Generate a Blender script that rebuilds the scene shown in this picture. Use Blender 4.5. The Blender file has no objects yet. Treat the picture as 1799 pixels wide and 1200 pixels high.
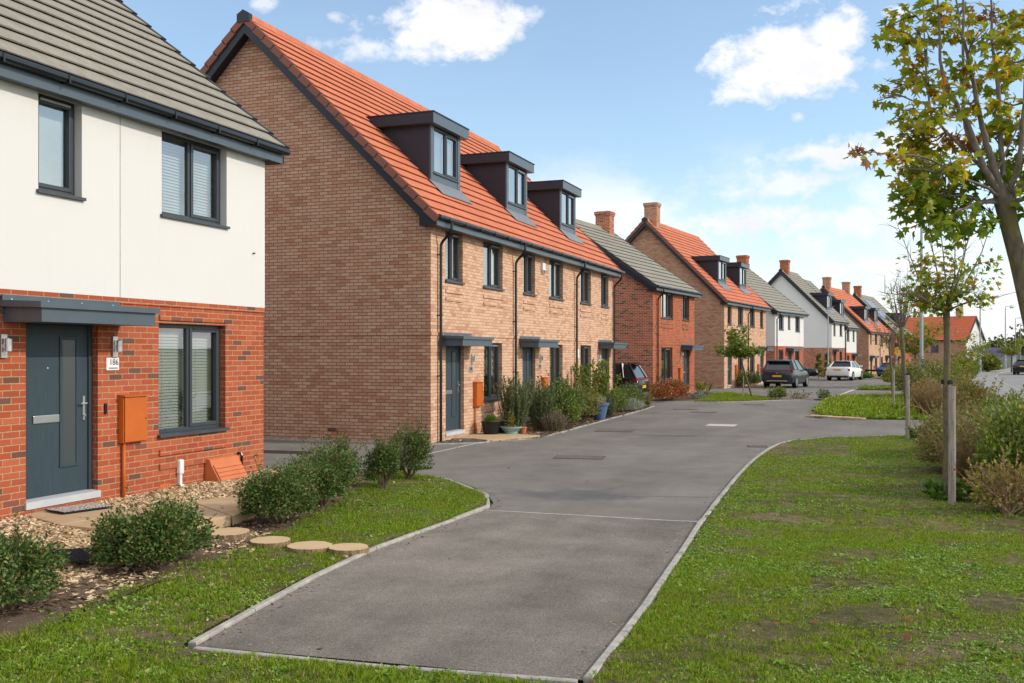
import bpy, bmesh, math, random
import numpy as np
from mathutils import Vector, Matrix
from mathutils.geometry import delaunay_2d_cdt
R = math.radians
rnd = random.Random(7)
rng = np.random.default_rng(11)
scene = bpy.context.scene
col = scene.collection

# ------------------------------------------------------------------ objects
def tag(o, label=None, cat=None, group=None, kind=None):
    if label: o['label'] = label
    if cat: o['category'] = cat
    if group: o['group'] = group
    if kind: o['kind'] = kind
    return o

def empty(name, loc, rz=0.0, label=None, cat=None, group=None):
    o = bpy.data.objects.new(name, None)
    o.empty_display_size = 0.2
    col.objects.link(o)
    o.location = loc
    o.rotation_euler = (0, 0, rz)
    return tag(o, label, cat, group)

def copy_tree(o, parent=None):
    c = o.copy(); col.objects.link(c)
    if parent is not None: c.parent = parent
    for ch in list(o.children): copy_tree(ch, c)
    return c

class MB:
    """collects faces of one mesh"""
    def __init__(s): s.v = []; s.f = []
    def poly(s, pts):
        n = len(s.v); s.v += [tuple(p) for p in pts]; s.f.append(tuple(range(n, n+len(pts)))); return s
    def box(s, x0, x1, y0, y1, z0, z1):
        if x0 > x1: x0, x1 = x1, x0
        if y0 > y1: y0, y1 = y1, y0
        if z0 > z1: z0, z1 = z1, z0
        n = len(s.v)
        s.v += [(x0,y0,z0),(x1,y0,z0),(x1,y1,z0),(x0,y1,z0),(x0,y0,z1),(x1,y0,z1),(x1,y1,z1),(x0,y1,z1)]
        s.f += [tuple(n+i for i in q) for q in ((0,3,2,1),(4,5,6,7),(0,1,5,4),(1,2,6,5),(2,3,7,6),(3,0,4,7))]
        return s
    def prism_y(s, xz, y0, y1):
        """polygon in x,z (counter-clockwise seen from -y) extruded along y"""
        n = len(s.v); k = len(xz)
        s.v += [(x,y0,z) for x,z in xz] + [(x,y1,z) for x,z in xz]
        s.f.append(tuple(n+i for i in range(k)))
        s.f.append(tuple(n+k+i for i in reversed(range(k))))
        for i in range(k):
            j = (i+1) % k
            s.f.append((n+j, n+i, n+k+i, n+k+j))
        return s
    def prism_x(s, yz, x0, x1):
        n = len(s.v); k = len(yz)
        s.v += [(x0,y,z) for y,z in yz] + [(x1,y,z) for y,z in yz]
        s.f.append(tuple(n+i for i in reversed(range(k))))
        s.f.append(tuple(n+k+i for i in range(k)))
        for i in range(k):
            j = (i+1) % k
            s.f.append((n+i, n+j, n+k+j, n+k+i))
        return s
    def prism_z(s, xy, z0, z1):
        n = len(s.v); k = len(xy)
        s.v += [(x,y,z0) for x,y in xy] + [(x,y,z1) for x,y in xy]
        s.f.append(tuple(n+i for i in reversed(range(k))))
        s.f.append(tuple(n+k+i for i in range(k)))
        for i in range(k):
            j = (i+1) % k
            s.f.append((n+i, n+j, n+k+j, n+k+i))
        return s
    def tube(s, pts, radii, seg=8, caps=True):
        pts = [Vector(p) for p in pts]
        if not hasattr(radii, '__len__'): radii = [radii]*len(pts)
        n0 = len(s.v); prev = None
        for i, p in enumerate(pts):
            if i == 0: t = pts[1]-pts[0]
            elif i == len(pts)-1: t = pts[-1]-pts[-2]
            else: t = (pts[i+1]-p).normalized()+(p-pts[i-1]).normalized()
            if t.length < 1e-9: t = Vector((0,0,1))
            t.normalize()
            if prev is None:
                a = Vector((1,0,0)) if abs(t.x) < .8 else Vector((0,1,0))
                u = t.cross(a).normalized()
            else:
                u = prev - t*prev.dot(t)
                if u.length < 1e-6: u = t.orthogonal()
                u.normalize()
            prev = u; w = t.cross(u)
            for k in range(seg):
                a = 2*math.pi*k/seg
                s.v.append(tuple(p + (u*math.cos(a)+w*math.sin(a))*radii[i]))
        for i in range(len(pts)-1):
            for k in range(seg):
                k2 = (k+1) % seg
                s.f.append((n0+i*seg+k, n0+i*seg+k2, n0+(i+1)*seg+k2, n0+(i+1)*seg+k))
        if caps:
            s.f.append(tuple(n0+k for k in reversed(range(seg))))
            s.f.append(tuple(n0+(len(pts)-1)*seg+k for k in range(seg)))
        return s
    def lathe(s, prof, cx, cy, seg=20):
        """profile (r,z) bottom to top"""
        n0 = len(s.v)
        for r, z in prof:
            for k in range(seg):
                a = 2*math.pi*k/seg
                s.v.append((cx+r*math.cos(a), cy+r*math.sin(a), z))
        for i in range(len(prof)-1):
            for k in range(seg):
                k2 = (k+1) % seg
                s.f.append((n0+i*seg+k, n0+i*seg+k2, n0+(i+1)*seg+k2, n0+(i+1)*seg+k))
        s.f.append(tuple(n0+k for k in reversed(range(seg))))
        s.f.append(tuple(n0+(len(prof)-1)*seg+k for k in range(seg)))
        return s
    def build(s, name, mat, parent=None, smooth=False, bevel=0.0, loc=None):
        me = bpy.data.meshes.new(name)
        me.from_pydata(s.v, [], s.f)
        me.validate(verbose=False); me.update()
        me.materials.append(mat)
        if smooth:
            me.polygons.foreach_set('use_smooth', [True]*len(me.polygons))
        o = bpy.data.objects.new(name, me); col.objects.link(o)
        if parent is not None: o.parent = parent
        if loc: o.location = loc
        if bevel:
            m = o.modifiers.new('bevel', 'BEVEL'); m.width = bevel; m.segments = 2; m.limit_method = 'ANGLE'
        return o

def np_mesh(name, V, F, mat, parent=None, smooth=False):
    """V (n,3), F (m,3) triangles"""
    me = bpy.data.meshes.new(name)
    me.vertices.add(len(V)); me.vertices.foreach_set('co', np.asarray(V, np.float32).ravel())
    me.loops.add(len(F)*3); me.loops.foreach_set('vertex_index', np.asarray(F, np.int32).ravel())
    me.polygons.add(len(F))
    me.polygons.foreach_set('loop_start', np.arange(0, len(F)*3, 3, dtype=np.int32))
    me.polygons.foreach_set('loop_total', np.full(len(F), 3, np.int32))
    if smooth: me.polygons.foreach_set('use_smooth', np.ones(len(F), bool))
    me.update(calc_edges=True); me.validate()
    me.materials.append(mat)
    o = bpy.data.objects.new(name, me); col.objects.link(o)
    if parent is not None: o.parent = parent
    return o

# ------------------------------------------------------------------ materials
class NT:
    def __init__(s, name):
        s.m = bpy.data.materials.new(name); s.m.use_nodes = True
        s.t = s.m.node_tree; s.n = s.t.nodes; s.l = s.t.links
        s.bsdf = s.n['Principled BSDF']; s.out = s.n['Material Output']
    def new(s, kind, **kw):
        nd = s.n.new(kind)
        for k, v in kw.items():
            if k in nd.inputs.keys(): 
                s.set(nd.inputs[k], v)
            else: setattr(nd, k, v)
        return nd
    def set(s, sock, v):
        if hasattr(v, 'is_output'): s.l.new(v, sock)
        elif hasattr(v, '__len__') and len(v) == 3 and sock.type == 'RGBA': sock.default_value = (*v, 1)
        else: sock.default_value = v
    def math(s, op, a, b=0.0, c=None):
        nd = s.n.new('ShaderNodeMath'); nd.operation = op
        s.set(nd.inputs[0], a); s.set(nd.inputs[1], b)
        if c is not None: s.set(nd.inputs[2], c)
        return nd.outputs[0]
    def mix(s, fac, a, b, mode='MIX'):
        nd = s.n.new('ShaderNodeMix'); nd.data_type = 'RGBA'; nd.blend_type = mode
        s.set(nd.inputs[0], fac); s.set(nd.inputs[6], a); s.set(nd.inputs[7], b)
        return nd.outputs[2]
    def obj(s): return s.n.new('ShaderNodeTexCoord').outputs['Object']
    def noise(s, vec, scale, detail=4, rough=.55, out='Fac'):
        nd = s.n.new('ShaderNodeTexNoise'); nd.inputs['Scale'].default_value = scale
        nd.inputs['Detail'].default_value = detail; nd.inputs['Roughness'].default_value = rough
        s.l.new(vec, nd.inputs['Vector']); return nd.outputs[out]
    def ramp(s, fac, stops, interp='LINEAR'):
        nd = s.n.new('ShaderNodeValToRGB'); cr = nd.color_ramp; cr.interpolation = interp
        while len(cr.elements) < len(stops): cr.elements.new(.5)
        for e, (p, c) in zip(cr.elements, stops):
            e.position = p; e.color = (*c, 1) if len(c) == 3 else c
        s.l.new(fac, nd.inputs[0]); return nd.outputs[0]
    def bump(s, h, strength=.3, dist=.01):
        nd = s.n.new('ShaderNodeBump'); nd.inputs['Strength'].default_value = strength
        nd.inputs['Distance'].default_value = dist
        s.l.new(h, nd.inputs['Height']); s.l.new(nd.outputs[0], s.bsdf.inputs['Normal'])
    def base(s, c, rough=.8, spec=.3, metal=0.0):
        s.set(s.bsdf.inputs['Base Color'], c); s.set(s.bsdf.inputs['Roughness'], rough)
        s.bsdf.inputs['Specular IOR Level'].default_value = spec
        s.bsdf.inputs['Metallic'].default_value = metal
        return s.m

def plain(name, c, rough=.6, spec=.4, metal=0.0, var=.12, scale=6.0):
    t = NT(name); v = t.obj()
    n = t.noise(v, scale, 3)
    c0 = tuple(max(0, x*(1-var)) for x in c); c1 = tuple(min(1, x*(1+var)) for x in c)
    return t.base(t.ramp(n, [(.3, c0), (.7, c1)]), rough, spec, metal)

def brick(name, stops, mortar, joint=.011, bump=.5, stain=.15, seed=0.0, eff=.0, zone=0.0):
    t = NT(name); v = t.obj()
    sx = t.n.new('ShaderNodeSeparateXYZ'); t.l.new(v, sx.inputs[0])
    u = t.math('ADD', t.math('ADD', sx.outputs[0], sx.outputs[1]), 225.0)
    w = t.math('ADD', sx.outputs[2], 75.0)
    row = t.math('FLOOR', t.math('DIVIDE', w, .075))
    odd = t.math('MODULO', row, 2.0)
    uu = t.math('ADD', t.math('DIVIDE', u, .225), t.math('MULTIPLY', odd, .5))
    cidx = t.math('FLOOR', uu)
    fu = t.math('FRACT', uu); fv = t.math('FRACT', t.math('DIVIDE', w, .075))
    # wavy edges so that bricks are not ruled
    wob = t.math('MULTIPLY', t.math('SUBTRACT', t.noise(v, 30, 2), .5), .012)
    du = t.math('ADD', t.math('MULTIPLY', t.math('SUBTRACT', .5, t.math('ABSOLUTE', t.math('SUBTRACT', fu, .5))), .225), wob)
    dv = t.math('ADD', t.math('MULTIPLY', t.math('SUBTRACT', .5, t.math('ABSOLUTE', t.math('SUBTRACT', fv, .5))), .075), wob)
    d = t.math('MINIMUM', du, dv)
    mr = t.new('ShaderNodeMapRange'); mr.inputs[1].default_value = joint*.35; mr.inputs[2].default_value = joint*.75
    t.l.new(d, mr.inputs[0]); mask = mr.outputs[0]
    cb = t.n.new('ShaderNodeCombineXYZ'); t.l.new(cidx, cb.inputs[0]); t.l.new(row, cb.inputs[1]); cb.inputs[2].default_value = seed
    wn = t.n.new('ShaderNodeTexWhiteNoise'); wn.noise_dimensions = '3D'; t.l.new(cb.outputs[0], wn.inputs['Vector'])
    bc = t.ramp(wn.outputs['Value'], stops, 'LINEAR')
    # mottling within a brick and weather stains over the wall
    mot = t.noise(v, 42, 4, .65)
    bc = t.mix(t.math('MULTIPLY', mot, .55), bc, t.mix(1.0, bc, (.62, .58, .58), 'MULTIPLY'))
    st = t.noise(v, .55, 5, .6)
    bc = t.mix(t.math('MULTIPLY', st, stain), bc, (.22, .13, .09))
    if zone:
        mp = t.n.new('ShaderNodeMapping'); mp.inputs['Scale'].default_value = (.8, .8, 2.6); t.l.new(v, mp.inputs[0])
        zn = t.ramp(t.noise(mp.outputs[0], 1.4, 4, .65), [(.50, (0,0,0)), (.68, (1,1,1))])
        bc = t.mix(t.math('MULTIPLY', t.math('MULTIPLY', zn, wn.outputs['Value']), zone), bc, (.46,.17,.10))
    if eff:
        ef = t.ramp(t.noise(v, 3.1, 5, .7), [(.62, (0,0,0)), (.75, (1,1,1))])
        bc = t.mix(t.math('MULTIPLY', ef, eff), bc, (.62, .52, .46))
    mc = t.mix(t.noise(v, 14, 3), tuple(x*.8 for x in mortar), tuple(min(1, x*1.15) for x in mortar))
    c = t.mix(mask, mc, bc)
    h = t.math('ADD', mask, t.math('MULTIPLY', mot, .25))
    t.bump(h, bump, .006)
    return t.base(c, .88, .15)

def tile(name, c, c2, moss=None, var=.2):
    t = NT(name); v = t.obj()
    sx = t.n.new('ShaderNodeSeparateXYZ'); t.l.new(v, sx.inputs[0])
    rowf = t.math('FLOOR', t.math('DIVIDE', t.math('ADD', sx.outputs[2], 43.795), .2436))
    uu = t.math('ADD', t.math('DIVIDE', t.math('ADD', sx.outputs[1], 60.0), .30), t.math('MULTIPLY', t.math('MODULO', rowf, 2.0), .5))
    cb = t.n.new('ShaderNodeCombineXYZ'); t.l.new(t.math('FLOOR', uu), cb.inputs[0]); t.l.new(rowf, cb.inputs[1])
    wn = t.n.new('ShaderNodeTexWhiteNoise'); wn.noise_dimensions = '3D'; t.l.new(cb.outputs[0], wn.inputs['Vector'])
    base = t.mix(wn.outputs['Value'], c, c2)
    f = t.math('FRACT', uu)
    jm = t.math('LESS_THAN', t.math('SUBTRACT', .5, t.math('ABSOLUTE', t.math('SUBTRACT', f, .5))), .012)
    base = t.mix(t.math('MULTIPLY', jm, .5), base, tuple(x*.35 for x in c))
    n = t.noise(v, 1.3, 5, .65)
    base = t.mix(t.math('MULTIPLY', n, var), base, tuple(x*.45 for x in c))
    sp = t.noise(v, 55, 3, .7)
    base = t.mix(t.math('MULTIPLY', sp, .3), base, tuple(min(1, x*1.35) for x in c))
    if moss:
        mm = t.ramp(t.noise(v, 7, 5, .7), [(.45, (0,0,0)), (.68, (1,1,1))])
        base = t.mix(t.math('MULTIPLY', mm, .45), base, moss)
    t.bump(t.noise(v, 70, 3), .25, .004)
    return t.base(base, .8, .2)

def leafmat(name, stops, trans=.3, rough=.55, spec=.35):
    t = NT(name)
    g = t.n.new('ShaderNodeNewGeometry')
    c = t.ramp(g.outputs['Random Per Island'], stops)
    t.base(c, rough, spec)
    tr = t.n.new('ShaderNodeBsdfTranslucent'); t.l.new(t.mix(1.0, c, (1.0, .95, .45), 'MULTIPLY'), tr.inputs[0])
    mx = t.n.new('ShaderNodeMixShader'); mx.inputs[0].default_value = trans
    t.l.new(t.bsdf.outputs[0], mx.inputs[1]); t.l.new(tr.outputs[0], mx.inputs[2])
    t.l.new(mx.outputs[0], t.out.inputs[0])
    return t.m

def glassmat(name, tint=(.8, .86, .86), boost=.15):
    t = NT(name)
    t.n.remove(t.bsdf)
    tr = t.n.new('ShaderNodeBsdfTransparent'); tr.inputs[0].default_value = (*tint, 1)
    gl = t.n.new('ShaderNodeBsdfGlossy'); gl.inputs['Roughness'].default_value = .01
    fr = t.n.new('ShaderNodeFresnel'); fr.inputs[0].default_value = 1.55
    nz = t.noise(t.obj(), 1.1, 1)
    bp = t.n.new('ShaderNodeBump'); bp.inputs['Strength'].default_value = .05; bp.inputs['Distance'].default_value = .02
    t.l.new(nz, bp.inputs['Height']); t.l.new(bp.outputs[0], gl.inputs['Normal'])
    mx = t.n.new('ShaderNodeMixShader')
    t.l.new(t.math('MINIMUM', t.math('ADD', t.math('MULTIPLY', fr.outputs[0], 2.6), boost), 1.0), mx.inputs[0])
    t.l.new(tr.outputs[0], mx.inputs[1]); t.l.new(gl.outputs[0], mx.inputs[2]); t.l.new(mx.outputs[0], t.out.inputs[0])
    return t.m

M = {}
M['brick_red'] = brick('red_brick', [(0, (.16,.075,.055)), (.07, (.17,.085,.07)), (.10, (.40,.085,.036)), (.45, (.43,.092,.042)), (.8, (.50,.128,.060)), (1, (.34,.08,.048))], (.43,.29,.165), .0100, .6, .10, eff=.35)
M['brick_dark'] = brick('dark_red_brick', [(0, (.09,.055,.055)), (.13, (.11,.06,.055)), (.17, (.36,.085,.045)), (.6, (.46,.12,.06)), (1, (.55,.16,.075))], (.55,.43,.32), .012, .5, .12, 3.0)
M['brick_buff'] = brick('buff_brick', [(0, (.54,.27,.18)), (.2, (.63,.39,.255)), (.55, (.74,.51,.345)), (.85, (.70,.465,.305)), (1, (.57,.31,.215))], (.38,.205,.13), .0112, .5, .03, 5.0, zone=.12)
M['brick_buff_shade'] = brick('shaded_buff_brick', [(0, (.43,.21,.13)), (.2, (.52,.305,.20)), (.7, (.60,.395,.265)), (1, (.47,.235,.15))], (.18,.076,.046), .0125, .5, .10, 8.0, zone=.7, eff=.12)  # same buff brick, gable shade put into a darker, redder colour
M['tile_orange'] = tile('orange_roof_tile', (.60,.190,.098), (.48,.14,.072), moss=(.36,.17,.10), var=.25)
M['tile_verge'] = tile('shaded_verge_tile', (.25,.10,.07), (.21,.085,.06), var=.2)  # orange verge tile with its shaded side darkened into the colour
M['tile_grey'] = tile('grey_roof_tile', (.30,.275,.235), (.25,.23,.195), moss=(.15,.145,.075), var=.25)
M['tile_red'] = tile('red_roof_tile', (.52,.13,.065), (.46,.11,.055), var=.15)
M['black'] = plain('black_plastic', (.006,.007,.009), .3, .5)
M['navy'] = plain('dark_fascia_paint', (.008,.013,.022), .45, .4)
M['dark_verge'] = plain('dark_verge_cap', (.035,.035,.038), .6, .3)
M['grey'] = plain('grey_fascia_paint', (.072,.097,.120), .38, .5, var=.06)
M['frame'] = plain('anthracite_frame', (.040,.048,.058), .4, .5, var=.05)
M['clad'] = plain('dormer_cladding', (.017,.019,.031), .5, .4, var=.1)
M['lead'] = plain('lead_flashing', (.22,.23,.25), .55, .4, .2)
M['sill'] = plain('window_sill_paint', (.055,.062,.07), .45, .4)
M['silver'] = plain('brushed_steel', (.62,.62,.62), .3, .5, .9, .05)
M['orangebox'] = plain('terracotta_box_paint', (.50,.115,.014), .5, .35, var=.08, scale=3)
M['orangebox2'] = plain('terracotta_plastic', (.56,.165,.06), .55, .3, var=.07)
M['white'] = plain('white_plastic', (.75,.75,.73), .45, .4, var=.04)
M['blind'] = plain('white_blind', (.82,.83,.80), .6, .3, var=.03)
M['curtain'] = plain('pale_curtain', (.72,.73,.70), .9, .1, var=.1, scale=3)
M['concrete'] = plain('concrete_edging', (.36,.338,.30), .9, .15, var=.22, scale=9)
M['threshold'] = plain('grey_step', (.50,.52,.54), .5, .4, var=.06)
M['dark'] = plain('dark_interior', (.05,.05,.05), .9, .1)
M['rubber'] = plain('black_rubber', (.025,.025,.027), .8, .2)
M['glass'] = glassmat('window_glass')
M['carglass'] = None
def _render():
    t = NT('white_render'); v = t.obj()
    n = t.noise(v, 60, 4, .6); big = t.noise(v, .7, 4)
    c = t.mix(big, (.665,.653,.630), (.705,.693,.672))
    c = t.mix(t.math('MULTIPLY', n, .12), c, (.62,.58,.52))
    mp = t.n.new('ShaderNodeMapping'); mp.inputs['Scale'].default_value = (3.2, 3.2, .16); t.l.new(v, mp.inputs[0])
    dr = t.ramp(t.noise(mp.outputs[0], 2.0, 5, .65), [(.54, (0,0,0)), (.74, (1,1,1))])
    c = t.mix(t.math('MULTIPLY', dr, .07), c, (.47,.44,.385))
    t.bump(t.noise(v, 110, 4, .75), .55, .006)
    return t.base(c, .92, .1)
M['render'] = _render()
def _door():
    t = NT('slate_grey_door'); v = t.obj()
    mp = t.n.new('ShaderNodeMapping'); mp.inputs['Scale'].default_value = (1, 22, 1.6); t.l.new(v, mp.inputs[0])
    g = t.noise(mp.outputs[0], 3.2, 5, .6)
    c = t.ramp(g, [(.3, (.030,.050,.064)), (.7, (.042,.067,.083))])
    t.bump(g, .25, .004)
    return t.base(c, .45, .3)
M['door'] = _door()
M['doorglass'] = NT('obscure_door_glass').base((.06,.075,.08), .22, .6)

def ground_mat(name, cols, scales=(.35, 3, 26), rough=.95, bump=.5, dist=.02):
    t = NT(name); v = t.obj()
    a = t.noise(v, scales[0], 5, .6); b = t.noise(v, scales[1], 5, .65); c = t.noise(v, scales[2], 4, .7)
    f = t.math('ADD', t.math('MULTIPLY', a, .28), t.math('ADD', t.math('MULTIPLY', b, .34), t.math('MULTIPLY', c, .38)))
    cc = t.ramp(f, cols)
    t.bump(t.math('ADD', c, b), bump, dist)
    return t.base(cc, rough, .15)
M['lawn'] = ground_mat('lawn_soil_and_turf', [(.40, (.055,.065,.018)), (.47, (.10,.095,.034)), (.53, (.175,.13,.075)), (.62, (.29,.21,.135))], (1.1, 7, 60), bump=1.0, dist=.03)
M['soil'] = ground_mat('dark_bark_soil', [(.35, (.085,.058,.04)), (.5, (.16,.115,.08)), (.65, (.28,.21,.15))], (.8, 8, 60), bump=1.0, dist=.03)
M['farland'] = ground_mat('rough_grassland', [(.35, (.07,.10,.025)), (.5, (.11,.12,.04)), (.65, (.16,.14,.07))], (.05, .6, 6))
M['paving'] = ground_mat('buff_paving_slab', [(.35, (.40,.27,.155)), (.5, (.50,.35,.21)), (.65, (.58,.43,.28))], (.9, 5, 60), bump=.2, dist=.005)
M['chips'] = ground_mat('wood_chip_bed', [(.35, (.40,.26,.14)), (.5, (.62,.44,.26)), (.65, (.76,.58,.37))], (1.2, 14, 70), bump=1.0, dist=.03)
M['slate'] = ground_mat('slate_chippings', [(.35, (.05,.045,.055)), (.5, (.12,.11,.125)), (.65, (.25,.23,.25))], (3, 25, 80), bump=1.0, dist=.02)
def asphalt(name, lo, hi, warm=(1.0,.97,.93)):
    t = NT(name); v = t.obj()
    big = t.noise(v, .28, 5, .6); mid = t.noise(v, 1.7, 5, .65); fine = t.noise(v, 95, 3, .7)
    mp = t.n.new('ShaderNodeMapping'); mp.inputs['Scale'].default_value = (.45, .06, 1); mp.inputs['Rotation'].default_value = (0,0,.15); t.l.new(v, mp.inputs[0])
    streak = t.noise(mp.outputs[0], 2.2, 4, .6)
    f = t.math('ADD', t.math('MULTIPLY', big, .4), t.math('ADD', t.math('MULTIPLY', mid, .32), t.math('MULTIPLY', streak, .28)))
    c = t.ramp(f, [(.36, tuple(lo*w for w in warm)), (.5, tuple((lo+hi)*.5*w for w in warm)), (.62, tuple(hi*w for w in warm))])
    sp = t.ramp(fine, [(.33, (.45,.45,.45)), (.5, (.97,.97,.97)), (.68, (1.75,1.72,1.68))])
    c = t.mix(.85, c, sp, 'MULTIPLY')
    vo = t.n.new('ShaderNodeTexVoronoi'); vo.feature = 'DISTANCE_TO_EDGE'; vo.inputs['Scale'].default_value = .45
    dis = t.mix(.06, v, t.noise(v, 2.5, 4, .7, 'Color')); t.l.new(dis, vo.inputs['Vector'])
    crack = t.math('MULTIPLY', t.math('LESS_THAN', vo.outputs['Distance'], .0016), t.ramp(t.noise(v, .35, 2), [(.56, (0,0,0)), (.6, (1,1,1))]))
    c = t.mix(t.math('MULTIPLY', crack, .4), c, (.06,.056,.05))
    t.bump(fine, .6, .006)
    return t.base(c, .9, .2)
M['asphalt'] = asphalt('driveway_asphalt', .13, .225, (1.0,.905,.81))
M['asphalt2'] = asphalt('older_path_asphalt', .105, .25, (1.0,.88,.755))
M['road'] = asphalt('main_road_asphalt', .20, .28)
M['pave2'] = asphalt('pavement_asphalt', .22, .30, (1.0,.97,.92))
M['line'] = plain('worn_white_line', (.55,.54,.51), .8, .2, var=.2, scale=14)
M['stain'] = plain('oil_stain', (.035,.03,.026), .6, .3)
M['iron'] = plain('rusted_iron', (.12,.065,.045), .8, .3, .2, .4, 30)
M['slabgrey'] = plain('pale_inspection_slab', (.50,.46,.41), .9, .1, var=.15)

def barkmat(name, c0, c1, moss=None):
    t = NT(name); v = t.obj()
    mp = t.n.new('ShaderNodeMapping'); mp.inputs['Scale'].default_value = (1, 1, .35); t.l.new(v, mp.inputs[0])
    n = t.noise(mp.outputs[0], 45, 5, .65)
    c = t.ramp(n, [(.3, c0), (.7, c1)])
    if moss:
        c = t.mix(t.ramp(t.noise(v, 9, 4), [(.45, (0,0,0)), (.7, (.8,.8,.8))]), c, moss)
    t.bump(n, .7, .006)
    return t.base(c, .9, .1)
M['bark'] = barkmat('maple_bark', (.07,.058,.042), (.19,.16,.115), (.17,.15,.05))
M['twig'] = barkmat('grey_twig_bark', (.12,.095,.08), (.26,.215,.185))
M['stem'] = barkmat('shrub_stem', (.10,.07,.045), (.24,.18,.12))
M['drystem'] = barkmat('dry_stalk', (.22,.14,.085), (.42,.30,.19))
def stakewood():
    t = NT('weathered_stake_wood'); v = t.obj()
    mp = t.n.new('ShaderNodeMapping'); mp.inputs['Scale'].default_value = (1, 1, .08); t.l.new(v, mp.inputs[0])
    n = t.noise(mp.outputs[0], 60, 5, .6)
    c = t.ramp(n, [(.3, (.20,.17,.14)), (.55, (.33,.29,.245)), (.75, (.42,.375,.32))])
    t.bump(n, .5, .004)
    return t.base(c, .85, .15)
M['stake'] = stakewood()
def logend():
    t = NT('sawn_log_face'); v = t.obj()
    sx = t.n.new('ShaderNodeSeparateXYZ'); t.l.new(v, sx.inputs[0])
    r = t.math('SQRT', t.math('ADD', t.math('POWER', sx.outputs[0], 2.0), t.math('POWER', sx.outputs[1], 2.0)))
    ring = t.math('SINE', t.math('MULTIPLY', t.math('ADD', r, t.math('MULTIPLY', t.noise(v, 6, 3), .05)), 230.0))
    c = t.mix(t.math('ADD', t.math('MULTIPLY', ring, .2), .4), (.68,.50,.30), (.52,.355,.20))
    c = t.mix(t.math('MULTIPLY', t.noise(v, 5, 4), .5), c, (.30,.22,.14))
    return t.base(c, .9, .1)
M['log'] = logend()
M['logbark'] = barkmat('log_bark', (.10,.065,.04), (.38,.27,.16))

G = leafmat
M['lf_holly'] = G('holly_leaf', [(0, (.042,.088,.022)), (.5, (.085,.150,.036)), (.82, (.145,.22,.052)), (.94, (.23,.24,.075)), (1, (.30,.18,.065))], .2, .5, .25)
M['lf_maple'] = G('maple_leaf', [(0, (.17,.24,.022)), (.4, (.29,.34,.03)), (.7, (.48,.44,.04)), (.88, (.58,.42,.04)), (.95, (.44,.20,.03)), (1, (.24,.09,.03))], .62, .5, .3)
M['lf_maple_green'] = G('green_maple_leaf', [(0, (.10,.19,.018)), (.5, (.18,.29,.025)), (.85, (.31,.37,.035)), (1, (.42,.33,.035))], .55, .5, .3)
M['lf_maple_red'] = G('rusty_maple_leaf', [(0, (.28,.10,.035)), (.5, (.34,.16,.05)), (1, (.36,.25,.06))], .35, .6, .2)
M['lf_dead'] = G('dead_brown_leaf', [(0, (.16,.06,.03)), (1, (.28,.12,.05))], .25, .7, .1)
M['lf_green'] = G('mid_green_leaf', [(0, (.085,.14,.024)), (.5, (.155,.225,.04)), (.85, (.25,.30,.07)), (1, (.36,.34,.10))], .3, .5, .3)
M['lf_dark'] = G('dark_green_leaf', [(0, (.06,.105,.024)), (.5, (.115,.175,.038)), (.9, (.19,.25,.06)), (1, (.28,.25,.08))], .22, .45, .4)
M['lf_olive'] = G('olive_leaf', [(0, (.11,.13,.04)), (.5, (.19,.205,.068)), (.85, (.28,.27,.09)), (1, (.34,.26,.09))], .28, .6, .2)
M['lf_yellow'] = G('yellow_green_leaf', [(0, (.10,.14,.022)), (.5, (.22,.24,.035)), (1, (.42,.34,.05))], .35, .55, .25)
M['lf_silver'] = G('silver_leaf', [(0, (.16,.20,.15)), (.5, (.27,.31,.25)), (1, (.40,.43,.36))], .2, .7, .2)
M['lf_needle'] = G('rosemary_needle', [(0, (.075,.12,.045)), (.5, (.14,.19,.075)), (1, (.25,.28,.13))], .2, .6, .25)
M['lf_lavender'] = G('spent_lavender', [(0, (.15,.13,.09)), (.5, (.25,.22,.14)), (.85, (.32,.26,.21)), (1, (.12,.16,.06))], .2, .8, .1)
M['lf_rust'] = G('reddish_dry_foliage', [(0, (.20,.12,.065)), (.5, (.31,.20,.11)), (.8, (.40,.27,.14)), (1, (.22,.23,.07))], .25, .8, .1)
M['lf_dry'] = G('dry_grass_blade', [(0, (.22,.13,.075)), (.6, (.34,.22,.13)), (1, (.20,.18,.07))], .25, .8, .1)
M['berry'] = G('red_berries', [(0, (.30,.03,.018)), (1, (.48,.075,.035))], .05, .4, .4)
M['lf_bright'] = G('bright_green_leaf', [(0, (.07,.15,.02)), (1, (.15,.26,.04))], .3, .5, .3)
M['lf_white'] = G('cream_leaf', [(0, (.30,.36,.20)), (1, (.60,.62,.42))], .25, .6, .2)
M['grass'] = G('grass_blade', [(0, (.08,.165,.009)), (.4, (.185,.30,.012)), (.75, (.30,.41,.025)), (.9, (.38,.39,.07)), (1, (.52,.42,.21))], .45, .55, .2)
M['weed'] = G('broad_weed_leaf', [(0, (.08,.18,.014)), (.5, (.175,.31,.026)), (.85, (.32,.45,.09)), (1, (.46,.50,.20))], .3, .5, .25)
M['flower'] = G('yellow_flower', [(0, (.55,.38,.02)), (1, (.75,.60,.04))], .2, .7, .1)
M['straw'] = G('straw_litter', [(0, (.22,.15,.09)), (.6, (.36,.26,.16)), (1, (.52,.42,.28))], .1, .9, .1)
M['chip'] = G('wood_chip', [(0, (.42,.28,.16)), (.4, (.62,.45,.27)), (.8, (.78,.61,.40)), (1, (.86,.72,.52))], .05, .9, .1)
M['mulch'] = G('bark_mulch', [(0, (.08,.05,.036)), (.5, (.18,.12,.08)), (.85, (.34,.24,.16)), (1, (.48,.35,.23))], .05, .9, .1)
M['wood_far'] = G('distant_tree_leaf', [(0, (.055,.075,.022)), (.5, (.095,.115,.035)), (.85, (.14,.145,.05)), (1, (.20,.17,.06))], .2, .7, .15)
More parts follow.
